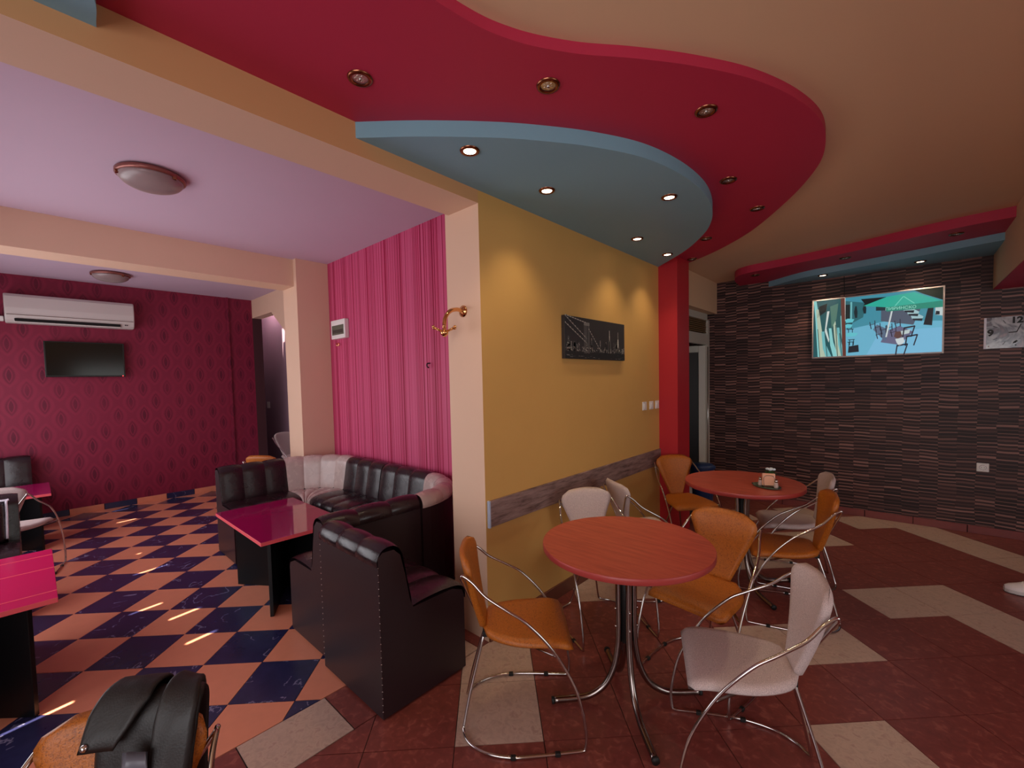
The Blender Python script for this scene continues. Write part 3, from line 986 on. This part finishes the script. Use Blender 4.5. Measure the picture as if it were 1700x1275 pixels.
pink_table(-4.165, -3.115, 0.955, 1.56, 'glossy magenta table on black panel legs inside the corner sofa', [(-4.0, 1.054, -3.30, 1.52), (-3.237, 1.042, -4.03, 1.50)])
pink_table(-4.108, -3.112, -0.60, 0.035, 'magenta table with pale seams at the left edge, near the jacket chair', [(-3.155, -0.062, -3.62, -0.50), (-3.16, -0.50, -4.05, -0.10)], (-3.963, -3.666, -3.23), 'hotpink')
pink_table(-7.15, -6.35, -0.55, 0.075, 'far magenta table half hidden behind the pale grey chair, left edge', [(-6.42, 0.0, -6.95, -0.48), (-6.45, -0.48, -7.08, 0.0)])

# ------------------------------------------------------------------ jacket on the foreground chair
def jacket():
    fd = Vector((cos(radians(-41)), sin(radians(-41)), 0))
    rd = Vector((fd.y, -fd.x, 0))
    root = empty('jacket', (-1.180 - 0.26 * fd.x, -0.044 - 0.26 * fd.y, 0.86))
    up = Vector((0, 0, 1))
    from mathutils import noise as mn
    def sheet(w0, w1, prof, thick, seed, amp=0.010, name='body', mat='jack', shape=None, nu=26, nv=34):
        # prof: (forward, z) relative to the top of the chair back, draped over it; v runs front hem -> back hem
        P = catmull([(a, b, 0) for a, b in prof], 8)
        m = len(P) - 1
        def fn(u, v):
            x = v * m
            i = min(int(x), m - 1)
            q = P[i].lerp(P[i + 1], x - i)
            a, b = P[max(i - 1, 0)], P[min(i + 2, m)]
            tx, tz = b.x - a.x, b.y - a.y
            L = sqrt(tx * tx + tz * tz) or 1
            nf, nz = tz / L, -tx / L
            k0, k1 = w0, w1
            if shape: k0, k1 = shape(v, w0, w1)
            lat = k0 + (k1 - k0) * (u + 1) / 2
            g = 1.0 - abs(mn.noise(Vector((lat * 13 + seed, v * 1.6 + seed * 2.1, 0.3)))) * 2.2
            g2 = mn.noise(Vector((lat * 34, v * 7 + seed, 1.7)))
            rp = amp * (0.55 + 0.9 * abs(v - 0.5)) * (g + 0.35 * g2)
            n = fd * nf + up * nz
            return rd * lat + fd * q.x + up * q.y + n * rp, n
        return pad(name, mat, root, nu, nv, fn, thick)
    MAT['jack'] = leather('black_jacket_leather', (27, 22, 22), 0.55)
    MAT['lining'] = plain('dark_grey_lining', (96, 94, 104), 0.35, var=0.3, vscale=24)
    grow = lambda v, a, b: (a - 0.014 * min(1.0, max(0.0, (v - 0.2) / 0.15)) + 0.05 * max(0.0, (v - 0.5) / 0.5), b)
    sheet(-0.158, 0.045, [(0.088, -0.46), (0.074, -0.26), (0.055, -0.10), (0.034, -0.025), (0.0, 0.002), (-0.040, -0.03), (-0.055, -0.12), (-0.05, -0.34)], 0.006, 3.0, 0.012, shape=grow)
    sheet(-0.160, -0.085, [(0.115, -0.46), (0.098, -0.24), (0.070, -0.08), (0.042, -0.008), (0.0, 0.020), (-0.050, -0.01), (-0.065, -0.16)], 0.009, 11.0, 0.010, 'sleeve', 'jack', grow, 16, 26)
    sheet(-0.065, 0.056, [(0.084, -0.068), (0.066, -0.030), (0.036, 0.012), (0.004, 0.028), (-0.045, 0.010), (-0.065, -0.08)], 0.006, 21.0, 0.006, 'collar', 'jack',
          lambda v, a, b: (a + 0.05 * max(0, 0.4 - v) / 0.4, b - 0.05 * max(0, v - 0.3)), 18, 20)
    sheet(-0.095, -0.005, [(0.126, -0.46), (0.116, -0.26), (0.090, -0.068)], 0.002, 31.0, 0.014, 'lining', 'lining', lambda v, a, b: (a, b - 0.035 * v), 12, 12)
    p = rd * 0.040 + fd * 0.088 + up * -0.052
    MB().sphere(p, 0.0085, 6).build('snap_button', 'chrome', root)
    tag(root, 'black leather jacket draped over the orange foreground chair', 'jacket')
jacket()

# ------------------------------------------------------------------ wall mounted things
# air conditioner
ac = empty('air_conditioner', (XL, 0.395, 2.42))
prof = [(0.0, 0.0), (0.13, 0.0), (0.175, 0.03), (0.205, 0.085), (0.215, 0.17), (0.205, 0.30), (0.18, 0.335), (0.0, 0.34)]
vs = [(x, yv, z) for yv in (-0.575, 0.575) for x, z in prof]
n = len(prof)
fs = [tuple(range(n)), tuple(range(2 * n - 1, n - 1, -1))] + [(k, n + k, n + (k + 1) % n, (k + 1) % n) for k in range(n)]
MB().add(vs, fs).build('housing', plain('aged_white_plastic', (206, 196, 192), 0.4), ac, 0.012, 3)
MB().box(0.150, -0.50, 0.018, 0.200, 0.43, 0.046).build('vent_slot', 'black', ac, 0.003)
MB().box(0.13, -0.50, 0.004, 0.178, 0.43, 0.014).build('louver', 'white', ac, 0.002)
MB().box(0.205, -0.56, 0.085, 0.2145, 0.56, 0.089).build('seam', 'steel', ac)
for k in range(2):
    MB().box(0.185, 0.475 + k * 0.018, 0.032, 0.193, 0.485 + k * 0.018, 0.046).build('indicator', 'rubber', ac)
tag(ac, 'white wall air conditioner above the dark television', 'air conditioner')
duct = MB().box(XL, -0.93, 2.44, XL + 0.06, -0.19, 2.50).build('pipe_duct', 'white', None, 0.008)
tag(duct, 'white pipe duct running left from the air conditioner', 'duct')
# dark television
tv = empty('television', (XL + 0.06, 0.485, 2.0))
MB().box(0.0, -0.372, -0.225, 0.035, 0.372, 0.222).build('bezel', plain('tv_black', (12, 12, 12), 0.3), tv, 0.004)
MB().box(0.033, -0.357, -0.205, 0.037, 0.357, 0.210).build('screen', plain('tv_screen_off', (18, 17, 13), 0.12, spec=0.4), tv)
MB().sphere((0.037, 0.345, -0.213), 0.006, 5).build('standby_light', emis('red_led', (255, 60, 60), 4.0), tv)
MB().box(-0.06, -0.1, -0.1, 0.0, 0.1, 0.1).build('bracket', 'rubber', tv)
tag(tv, 'switched off black television on the crimson wall', 'television')

# lit television with a street cafe picture
tv = empty('television', (-0.265, 6.105, 2.117), 0)
MB().box(-0.545, -0.005, -0.335, 0.545, 0.04, 0.335).build('bezel', plain('silver_bezel', (196, 176, 172), 0.3), tv, 0.004)
MB().box(-0.2, 0.04, -0.15, 0.2, 0.078, 0.15).build('bracket', 'rubber', tv)
SC = []
scr = MB()
def sq(pts, c, layer):
    # pts in screen fractions, (0,0) top left
    if c not in SC: SC.append(c)
    vs = [(-0.530 + 1.060 * a, -0.0055 - 0.00025 * layer, 0.322 - 0.640 * b) for a, b in pts]
    scr.add(vs, [tuple(range(len(vs)))], SC.index(c))
def rect(a, b, c_, d_, c, layer): sq([(a, b), (a, d_), (c_, d_), (c_, b)], c, layer)
rect(0, 0, 1, 1, (70, 156, 178), 0)
sq([(.28, .55), (.28, 1), (1, 1), (1, .52), (.62, .45)], (116, 196, 226), 1)
sq([(.55, .62), (.45, 1), (1, 1), (1, .62)], (132, 204, 240), 2)
sq([(.27, .05), (.27, .5), (.42, .36), (.44, .12)], (44, 112, 122), 2)
rect(.0, .0, .265, 1, (28, 92, 98), 1)
sq([(.56, .25), (.56, .45), (.80, .55), (.85, .30)], (86, 96, 116), 3)
sq([(.60, .62), (.56, .80), (.70, .86), (.80, .66), (.70, .55)], (112, 110, 142), 3)
sq([(.5, .58), (.6, .8), (.62, .6), (.53, .5)], (98, 120, 146), 3)
for k, (a, b, w) in enumerate(((.0, .0, .05), (.02, .15, .05), (.07, .55, .05), (.135, .5, .045), (.17, .35, .04), (.205, .5, .04), (.235, .3, .02))):
    sq([(a, b), (a + w * .3, b + .3), (a + w * .2 + .03, 1), (a + w * 1.2 + .03, 1), (a + w * .9, b + .25), (a + w * .5, b)], ((150, 226, 226), (196, 214, 190), (120, 200, 206))[k % 3], 4 + k % 3)
for k, (a, b) in enumerate(((.035, .5), (.10, .62), (.19, .45), (.225, .6))):
    sq([(a, b), (a + .02, 1), (a + .026, 1), (a + .006, b)], (32, 60, 60), 8)
sq([(.05, .1), (.03, .3), (.11, .2), (.12, .06)], (10, 26, 30), 5)
sq([(.12, .2), (.10, .55), (.135, .75), (.14, .7), (.115, .5), (.14, .2)], (226, 238, 232), 8)
sq([(.145, .12), (.16, .5), (.20, .35), (.215, .08)], (86, 132, 118), 6)
sq([(.235, 0), (.255, 1), (.285, 1), (.268, 0)], (110, 56, 46), 9)
sq([(.268, 0), (.272, .4), (.276, .4), (.274, 0)], (224, 226, 220), 9)
rect(.275, .12, .315, .36, (12, 30, 34), 4); rect(.315, .08, .33, .38, (120, 200, 206), 4)
for (a, b, w) in ((.275, .38, .075), (.275, .47, .06), (.28, .62, .10)):
    sq([(a, b), (a + w * .3, b - .02), (a + w, b), (a + w * .8, b + .05), (a + w * .1, b + .05)], (108, 214, 226), 7)
for (a, b) in ((.28, .44), (.29, .54), (.30, .72), (.295, .76)):
    rect(a, b, a + .055, b + .012, (16, 34, 40), 6); rect(a + .01, b, a + .016, b + .1, (16, 34, 40), 6); rect(a + .042, b, a + .048, b + .1, (16, 34, 40), 6)
sq([(.305, .84), (.30, .95), (.39, .94), (.385, .82)], (22, 26, 38), 7)
for (a, b, h_) in ((.355, .16, .2), (.425, .14, .16)):
    sq([(a, b), (a - .01, b + h_ * .5), (a, b + h_), (a + .018, b + h_), (a + .02, b + h_ * .5), (a + .012, b)], (18, 38, 46), 7)
sq([(.40, .05), (.44, .16), (.58, .18), (.62, .06)], (10, 22, 26), 4)
sq([(.52, .2), (.52, .27), (.60, .28), (.61, .21)], (30, 50, 60), 6); sq([(.53, .16), (.52, .2), (.61, .21), (.60, .17)], (206, 226, 230), 6)
for (a, b) in ((.75, .32), (.78, .40), (.72, .26)):
    sq([(a, b), (a + .01, b + .06), (a + .08, b + .08), (a + .09, b + .03), (a + .05, b - .02)], (176, 216, 222), 7); sq([(a + .01, b + .05), (a + .02, b + .08), (a + .08, b + .1), (a + .085, b + .06)], (26, 36, 46), 8)
sq([(.905, .26), (.87, .56), (.93, .58), (.94, .26)], (24, 26, 34), 7)
sq([(.95, .28), (.95, .42), (1, .44), (1, .28)], (210, 226, 226), 6); sq([(.955, .36), (.95, .42), (.98, .42), (.98, .37)], (24, 30, 38), 7)
for (a, b) in ((.47, .45), (.51, .5), (.555, .55), (.52, .62), (.60, .52), (.63, .6), (.66, .46)):
    sq([(a, b), (a + .006, b), (a + .02, b + .12), (a + .012, b + .12)], (44, 40, 60), 7)
    sq([(a, b + .05), (a + .045, b + .03), (a + .045, b + .04), (a, b + .06)], (52, 44, 62), 7); sq([(a + .04, b - .02), (a + .046, b - .02), (a + .05, b + .1), (a + .042, b + .1)], (44, 40, 60), 7)
sq([(.635, .3), (.595, .72), (.607, .72), (.648, .3)], (222, 232, 232), 9)
sq([(.66, .72), (.67, .64), (.71, .64), (.72, .72), (.69, .76)], (104, 70, 66), 9); sq([(.67, .76), (.73, .74), (.74, .82), (.70, .88), (.68, .82)], (226, 236, 240), 9); sq([(.70, .64), (.78, .62), (.77, .68), (.72, .70)], (210, 226, 226), 8)
for (a, b) in ((.75, .72), (.68, .86), (.73, .58)):
    sq([(a, b), (a + .08, b - .02), (a + .085, b), (a + .006, b + .025)], (40, 34, 52), 9); sq([(a + .075, b - .01), (a + .085, b - .01), (a + .06, b + .16), (a + .05, b + .16)], (40, 34, 52), 9); sq([(a, b), (a + .01, b), (a, b + .16), (a - .01, b + .16)], (40, 34, 52), 9)
sq([(.80, 0), (.86, .07), (1, .2), (1, 0)], (14, 30, 22), 5)
sq([(.42, .17), (.60, .06), (.80, .03), (.98, .20), (1, .22), (.60, .23)], (44, 190, 168), 9)
sq([(.60, .23), (.60, .30), (1, .31), (1, .21)], (34, 150, 128), 10)
sq([(.72, .08), (.66, .22), (.67, .22), (.725, .09)], (120, 226, 206), 11); sq([(.72, .08), (.80, .21), (.81, .21), (.73, .08)], (120, 226, 206), 11)
mats = []
for i, c in enumerate(SC):
    mats.append(emis('screen_colour_%d' % i, c, 0.72))
so = scr.build('screen_picture', mats, tv)
tag(so, 'outdoor cafe scene in cyan tones with a green parasol')
text_obj('screen_lettering', 'ПИРИНСКО', 0.042, emis('screen_text', (168, 236, 220), 0.8), tv, (-0.530 + 1.06 * .705, -0.0095, 0.322 - .64 * .265), (pi / 2, radians(1), 0), 0.0)
MB().tube(catmull([(-0.26, 0.06, 0.30), (-0.255, 0.066, 0.42), (-0.262, 0.066, 0.60)], 4), 0.003, 6).build('cable', 'rubber', tv)
tag(tv, 'lit flat television with silver frame on the slate wall', 'television')

# clock
ck = empty('wall_clock', (0.80, YB - 0.006, 1.955))
def clock_face():
    t = NT('clock_printed_glass')
    p = t.pos('Object')
    f = t.n('ShaderNodeTexNoise', i_Scale=7.0, i_Detail=3.0, i_Distortion=1.5)
    t.l(p, f.inputs['Vector'])
    t.set(t.ramp(f.outputs[0], [(0.35, lin((206, 206, 208))), (0.5, lin((160, 162, 168))), (0.58, lin((104, 106, 116))), (0.7, lin((150, 126, 134)))]), 0.12, spec=0.6)
    return t.m
MB().box(-0.245, -0.010, -0.147, 0.245, 0.0, 0.147).build('face', clock_face(), ck, 0.002)
MB().box(-0.248, -0.0125, -0.147, -0.232, -0.010, 0.147).build('bevel_strip', 'piping', ck)
for (sx_, sz_) in ((-0.215, 0.125), (-0.215, -0.125), (0.215, 0.125), (0.215, -0.125)):
    MB().sphere((sx_, -0.011, sz_), 0.006, 5).build('screw', 'chrome', ck)
for (s_, x_, z_) in (('12', -0.040, 0.108), ('9', -0.205, 0.0), ('6', -0.045, -0.112), ('3', 0.165, 0.0)):
    text_obj('numeral', s_, 0.082 if s_ != '12' else 0.078, MAT['rubber'], ck, (x_, -0.0115, z_), (pi / 2, 0, 0), 0.0008, 0.0035)
for k in range(12):
    if k % 3 == 0: continue
    a = k * pi / 6
    cx_, cz_ = -0.04 + 0.155 * sin(a), 0.115 * cos(a)
    d = Vector((sin(a), 0, cos(a)))
    c0 = Vector((cx_, -0.0112, cz_))
    MB().tube([c0 - d * 0.016, c0 + d * 0.016], 0.0022, 5).build('tick', 'rubber', ck)
for (a, L, w) in ((radians(-92), 0.05, 0.004), (radians(20), 0.075, 0.003)):
    MB().tube([(-0.04, -0.014, 0), (-0.04 + L * sin(a), -0.014, L * cos(a))], w, 5).build('hand', 'rubber', ck)
tag(ck, 'rectangular glass wall clock with black numerals at the right edge', 'clock')

# canvas picture of a night skyline
pic = empty('canvas_picture', (XY, 3.08, 1.918))
MB().box(0.001, -0.455, -0.160, 0.03, 0.455, 0.157).build('canvas', plain('dark_canvas', (50, 46, 48), 0.6, var=0.2, vscale=8), pic, 0.002)
pr = MB()
GR = [(34, 32, 34), (84, 80, 80), (130, 124, 120), (184, 176, 168), (236, 228, 216)]
def pq(pts, g, layer): pr.add([(0.0305 + 0.0002 * layer, a, b) for a, b in pts], [tuple(range(len(pts)))], g)
def pr_rect(a, b, c, d, g, l): pq([(a, b), (c, b), (c, d), (a, d)], g, l)
pr_rect(-0.455, -0.16, 0.455, -0.105, 0, 0)
rn = random.Random(5)
for k in range(46):
    yv = -0.44 + 0.9 * rn.random()
    w, hh = rn.uniform(0.008, 0.026), rn.uniform(0.02, 0.11)
    pr_rect(yv, -0.10, yv + w, -0.10 + hh, rn.choice((0, 1, 1, 2)), 1)
    for q in range(3):
        a, b = yv + rn.random() * w, -0.10 + rn.random() * hh
        pr_rect(a, b, a + 0.003, b + 0.006, rn.choice((3, 4)), 2)
for k in range(90):
    a, b = rn.uniform(-0.45, 0.45), rn.uniform(-0.106, -0.07)
    pr_rect(a, b, a + 0.005, b + 0.005, rn.choice((2, 3, 4)), 3)
for k in range(24):
    a, b = rn.uniform(-0.44, 0.44), rn.uniform(-0.155, -0.12)
    pr_rect(a, b, a + rn.uniform(0.01, 0.04), b + 0.003, rn.choice((1, 2)), 3)
pr_rect(-0.20, -0.115, -0.155, 0.125, 1, 2); pr_rect(-0.145, -0.115, -0.12, 0.115, 1, 2); pr_rect(-0.20, 0.10, -0.12, 0.125, 2, 3)
for (y0_, z0_, y1_, z1_) in ((-0.45, 0.15, -0.16, -0.005), (-0.45, 0.10, -0.16, -0.04), (-0.13, 0.07, 0.04, -0.09), (-0.45, 0.155, -0.15, 0.115)):
    pq([(y0_, z0_), (y1_, z1_), (y1_, z1_ + 0.008), (y0_, z0_ + 0.008)], 2, 4)
    for q in range(9):
        t_ = q / 9
        a, b = y0_ + (y1_ - y0_) * t_, z0_ + (z1_ - z0_) * t_
        pr_rect(a, b + 0.002, a + 0.006, b + 0.008, 4, 5)
for (c_, w, hh, g) in ((0.19, 0.03, 0.10, 2), (0.19, 0.016, 0.14, 3), (0.19, 0.006, 0.185, 4), (0.335, 0.03, 0.05, 2), (0.335, 0.016, 0.12, 4), (0.335, 0.005, 0.18, 3)):
    pr_rect(c_ - w / 2, -0.10, c_ + w / 2, -0.10 + hh, g, 4)
pr.build('print', [plain('print_tone_%d' % i, c, 0.6) for i, c in enumerate(GR)], pic)
tag(pic, 'dark canvas print of a bridge and city skyline on the yellow wall', 'picture')

# switches on yellow wall
for i, (yv, which) in enumerate(((3.975, 'leftmost light switch of the three on the yellow wall'), (4.13, 'middle light switch of the three on the yellow wall'), (4.262, 'light switch nearest the red column on the yellow wall'))):
    s = empty('light_switch', (XY, yv, 1.33))
    MB().box(0, -0.041, -0.041, 0.010, 0.041, 0.041).build('plate', 'white', s, 0.004)
    MB().box(0.009, -0.024, -0.026, 0.015, 0.024, 0.026).build('rocker', 'white', s, 0.003)
    tag(s, which, 'switch', 'light switches on the yellow wall')
s = empty('light_switch', (-8.95, 3.0, 1.25))
MB().box(-0.06, -0.012, -0.06, 0.06, 0, 0.06).build('plate', 'white', s, 0.004)
MB().box(-0.03, -0.018, -0.035, 0.03, -0.01, 0.035).build('rocker', 'white', s, 0.003)
tag(s, 'white light switch on the mauve corridor wall', 'switch')
s = empty('power_socket', (0.570, YB, 0.66))
MB().box(-0.042, -0.010, -0.042, 0.042, 0, 0.042).build('plate', 'white', s, 0.006)
MB().lathe([(0.026, -0.0125), (0.026, -0.009)], 20, (0, 0, 0), 'y').build('ring', 'steel', s)
MB().lathe([(0.021, -0.0135), (0.021, -0.010)], 20, (0, 0, 0), 'y').build('insert', 'white', s)
for d in (-0.009, 0.009):
    MB().lathe([(0.003, -0.0145), (0.003, -0.010)], 8, (d, 0, 0), 'y').build('hole', 'rubber', s)
tag(s, 'white wall socket low on the slate wall', 'socket')
# fuse box on striped wall
s = empty('fuse_box', (-4.725, YS, 2.225))
MB().box(-0.162, -0.05, -0.105, 0.162, 0, 0.105).build('case', 'white', s, 0.006)
MB().box(-0.135, -0.053, -0.062, 0.135, -0.048, 0.045).build('window', plain('smoky_window', (92, 98, 84), 0.15), s, 0.002)
for k in range(6):
    MB().box(-0.12 + k * 0.042, -0.0545, -0.045, -0.085 + k * 0.042, -0.052, -0.005).build('breaker', plain('breaker_dark', (62, 58, 52), 0.4) if k == 0 else bpy.data.materials['breaker_dark'], s)
tag(s, 'white fuse box with smoky window on the striped wall', 'fuse box')
s = MB().tube(catmull([(-4.80, YS, 2.075), (-4.80, YS - 0.03, 2.07), (-4.78, YS - 0.045, 2.05), (-4.76, YS - 0.03, 2.045), (-4.75, YS - 0.028, 2.07)], 5), 0.006, 8).build('wall_hook', 'brass')
tag(s, 'tiny brass hook under the fuse box', 'hook')
s = MB().tube(catmull([(-3.13, YS, 1.775), (-3.13, YS - 0.03, 1.77), (-3.125, YS - 0.035, 1.745), (-3.12, YS - 0.02, 1.735)], 5), 0.006, 8).build('wall_hook', 'rubber')
tag(s, 'tiny dark hook on the striped wall near the cream wall end', 'hook')

# brass coat hook
hk = empty('coat_hook', (-2.03, 1.81, 2.037))
MB().lathe([(0.036, 0.0), (0.036, -0.004), (0.022, -0.010), (0.014, -0.018)], 20, (0, 0, 0), 'y').build('flange', 'brass', hk)
MB().tube(catmull([(0, 0, 0), (0, -0.05, 0.006), (-0.002, -0.105, -0.01), (-0.004, -0.142, -0.055), (-0.004, -0.150, -0.115)], 8), 0.0125, 12).build('arm', 'brass', hk)
bc = Vector((-0.004, -0.150, -0.140))
MB().sphere(bc, 0.024, 9).build('ball', 'brass', hk)
MB().lathe([(0.010, -0.027), (0.010, -0.018)], 12, tuple(bc)).build('finial', 'brass', hk)
for k in range(6):
    a = k * pi / 3 + 0.35
    d = Vector((cos(a), sin(a), 0.42)).normalized()
    pg = MB().tube([bc + d * 0.015, bc + d * 0.074], 0.005, 8)
    pg.sphere(bc + d * 0.078, 0.0095, 6)
    pg.build('peg', 'brass', hk)
tag(hk, 'polished brass coat hook with six pegs on the cream wall end', 'coat hook')

# ------------------------------------------------------------------ ceiling lamps and spotlights
def dome(x, y, z, r, label):
    root = empty('ceiling_lamp', (x, y, z))
    MB().lathe([(r * 0.9, 0), (r, -0.012), (r, -0.03), (r * 0.93, -0.036)], 32).build('base_ring', plain('copper_base', (150, 92, 84), 0.35, 0.6) if 'copper_base' not in bpy.data.materials else bpy.data.materials['copper_base'], root)
    prof = [(r * 0.93 * cos(a), -0.032 - 0.075 * sin(a)) for a in [k * pi / 2 / 9 for k in range(10)]]
    prof[-1] = (0.004, prof[-1][1])
    MB().lathe(prof, 32).build('glass_dome', plain('alabaster_glass', (150, 130, 130), 0.3, var=0.12, vscale=8) if 'alabaster_glass' not in bpy.data.materials else bpy.data.materials['alabaster_glass'], root)
    for k in range(3):
        a = 0.6 + k * 2 * pi / 3
        MB().box(r * 0.92 * cos(a) - 0.012, r * 0.92 * sin(a) - 0.012, -0.05, r * 0.92 * cos(a) + 0.012, r * 0.92 * sin(a) + 0.012, -0.02).build('clip', 'bronze', root, 0.003)
    tag(root, label, 'ceiling lamp', 'round glass ceiling lamps')
dome(-3.69, 0.59, ZL, 0.185, 'unlit round glass ceiling lamp over the front of the lounge')
dome(-7.15, 0.70, ZL, 0.185, 'distant round glass ceiling lamp near the air conditioner')

BULB_ON = emis('lit_halogen', (255, 232, 196), 14.0)
def spot(x, y, z, lit, label, group, power=13.0):
    root = empty('spotlight', (x, y, z))
    MB().lathe([(0.030, -0.004), (0.036, -0.009), (0.046, -0.006), (0.049, 0.0), (0.049, 0.004), (0.030, 0.004)], 24, cap=False).build('trim_ring', 'bronze', root)
    if lit:
        MB().lathe([(0.0315, -0.003), (0.012, -0.002)], 20).build('lamp', BULB_ON, root)
        l = bpy.data.lights.new('spotlight_beam', 'SPOT')
        l.energy, l.color, l.spot_size, l.spot_blend, l.shadow_soft_size = power, (1.0, 0.80, 0.52), radians(100), 0.9, 0.03
        lo = bpy.data.objects.new('spotlight_beam', l)
        COL.objects.link(lo)
        lo.parent = root
        lo.location = (0, 0, -0.015)
    else:
        MB().lathe([(0.031, -0.002), (0.020, 0.0015), (0.008, 0.0025)], 20).build('reflector', 'reflector', root)
        for k in range(6):
            a = k * pi / 3
            MB().box(0.016 * cos(a) - 0.004, 0.016 * sin(a) - 0.004, -0.004, 0.016 * cos(a) + 0.004, 0.016 * sin(a) + 0.004, 0.0).build('facet', 'reflector', root)
        MB().sphere((0, 0, -0.003), 0.007, 5).build('capsule', 'chrome', root)
    tag(root, label, 'spotlight', group)
lit = [(-1.586, 1.484, 'nearest lit spotlight in the blue oval soffit'), (-1.590, 2.104, 'second lit spotlight along the yellow wall in the blue soffit'), (-1.106, 2.722, 'lit spotlight near the outer curve of the blue soffit'), (-1.616, 3.329, 'lit spotlight third along the yellow wall in the blue soffit'), (-1.624, 3.947, 'lit spotlight of the blue soffit nearest the red column')]
for x, y, lb in lit: spot(x, y, ZBLU, True, lb, 'lit spotlights in the blue oval')
for x, y, lb in ((-0.693, 5.934, 'lit spotlight above the left part of the television'), (0.094, 5.96, 'lit spotlight above the right end of the television')):
    spot(x, y, ZBLU2, True, lb, 'lit spotlights over the television', 24.0)
unlit = [(-1.597, 0.919, 'leftmost unlit spotlight in the crimson soffit'), (-1.092, 1.466, 'unlit spotlight second from the left in the crimson soffit'), (-0.682, 2.097, 'unlit spotlight third from the left in the crimson soffit'), (-0.818, 2.914, 'unlit spotlight on the right curve of the crimson soffit'), (-0.803, 3.547, 'unlit spotlight farther down the right curve of the crimson soffit'), (-1.297, 3.98, 'unlit spotlight at the tip of the blue oval'), (-1.62, 4.556, 'small unlit spotlight above the red column')]
for x, y, lb in unlit: spot(x, y, ZRED, False, lb, 'unlit spotlights in the crimson soffit')
for x, y, lb in ((0.302, 5.30, 'unlit spotlight at the right end of the soffit over the slate wall'), (-0.464, 5.53, 'unlit spotlight in the middle of the soffit over the slate wall'), (-1.30, 5.66, 'unlit spotlight at the left end of the soffit over the slate wall')):
    spot(x, y, ZRED2, False, lb, 'unlit spotlights over the slate wall')

cl = empty('corridor_fill', (-8.5, 2.78, 3.28))  # fill light added out of view to brighten the corridor wall
MB().lathe([(0.09, 0.0), (0.09, -0.02), (0.06, -0.045), (0.004, -0.05)], 20).build('shade', emis('corridor_fill_glow', (255, 236, 214), 2.0), cl)
tag(cl, 'small round fill light added out of view above the corridor', 'ceiling lamp')
cll = bpy.data.lights.new('corridor_fill_light', 'POINT')
cll.energy, cll.color, cll.shadow_soft_size = 20.0, (1.0, 0.9, 0.86), 0.06
clo = bpy.data.objects.new('corridor_fill_light', cll); COL.objects.link(clo); clo.parent = cl; clo.location = (0, 0, -0.10)
# ------------------------------------------------------------------ bin and shoe
bn = empty('waste_bin', (-1.72, 5.15, 0))
MB().lathe([(0.10, 0.0), (0.125, 0.54), (0.135, 0.55), (0.135, 0.565), (0.12, 0.565), (0.098, 0.02)], 24, cap=False).build('bucket', 'bin', bn)
MB().lathe([(0.138, 0.560), (0.138, 0.575), (0.10, 0.600), (0.02, 0.605)], 24).build('lid', 'bin', bn)
tag(bn, 'navy blue waste bin beside the red column', 'bin')

sh = empty('sneaker', (0.70, 4.69, 0), radians(8))
def shoe_section(t):
    # t 0 toe .. 1 heel ; returns half width, sole z, top z
    w = interp([(0, 0.012), (0.06, 0.034), (0.2, 0.050), (0.4, 0.052), (0.6, 0.043), (0.85, 0.038), (0.96, 0.028), (1, 0.012)], t)
    top = interp([(0, 0.046), (0.08, 0.060), (0.22, 0.072), (0.36, 0.094), (0.48, 0.122), (0.58, 0.128), (0.75, 0.115), (0.95, 0.128), (1, 0.115)], t)
    return w, top
vs, fs = [], []
N, Mm = 22, 12
for i in range(N + 1):
    t = i / N
    w, top = shoe_section(t)
    for k in range(Mm + 1):
        a = pi * k / Mm
        vs.append((-0.15 + 0.30 * t, w * cos(a), 0.026 + (top - 0.026) * sin(a) ** 0.7))
for i in range(N):
    for k in range(Mm):
        q = i * (Mm + 1) + k
        fs.append((q, q + 1, q + Mm + 2, q + Mm + 1))
MB().add(vs, fs, 0, True).build('upper', plain('white_shoe', (226, 216, 214), 0.5), sh)
ol = [(-0.15 + 0.30 * i / N, shoe_section(i / N)[0] + 0.004) for i in range(N + 1)] + [(-0.15 + 0.30 * i / N, -shoe_section(i / N)[0] - 0.004) for i in range(N, -1, -1)]
MB().prism(ol, 0.0, 0.030).build('sole', plain('white_sole', (206, 198, 196), 0.6), sh, 0.004)
MB().prism([(x, y_) for x, y_ in ol], 0.0, 0.006).build('outsole', 'rubber', sh)
for k in range(5):
    t = 0.27 + k * 0.05
    w, top = shoe_section(t)
    MB().tube([(-0.15 + 0.3 * t, -0.022, top - 0.006), (-0.15 + 0.3 * t + 0.006, 0, top + 0.004), (-0.15 + 0.3 * t, 0.022, top - 0.006)], 0.003, 6).build('lace', 'white', sh)
tag(sh, 'white sneaker standing on the brown floor at the right edge', 'shoe')
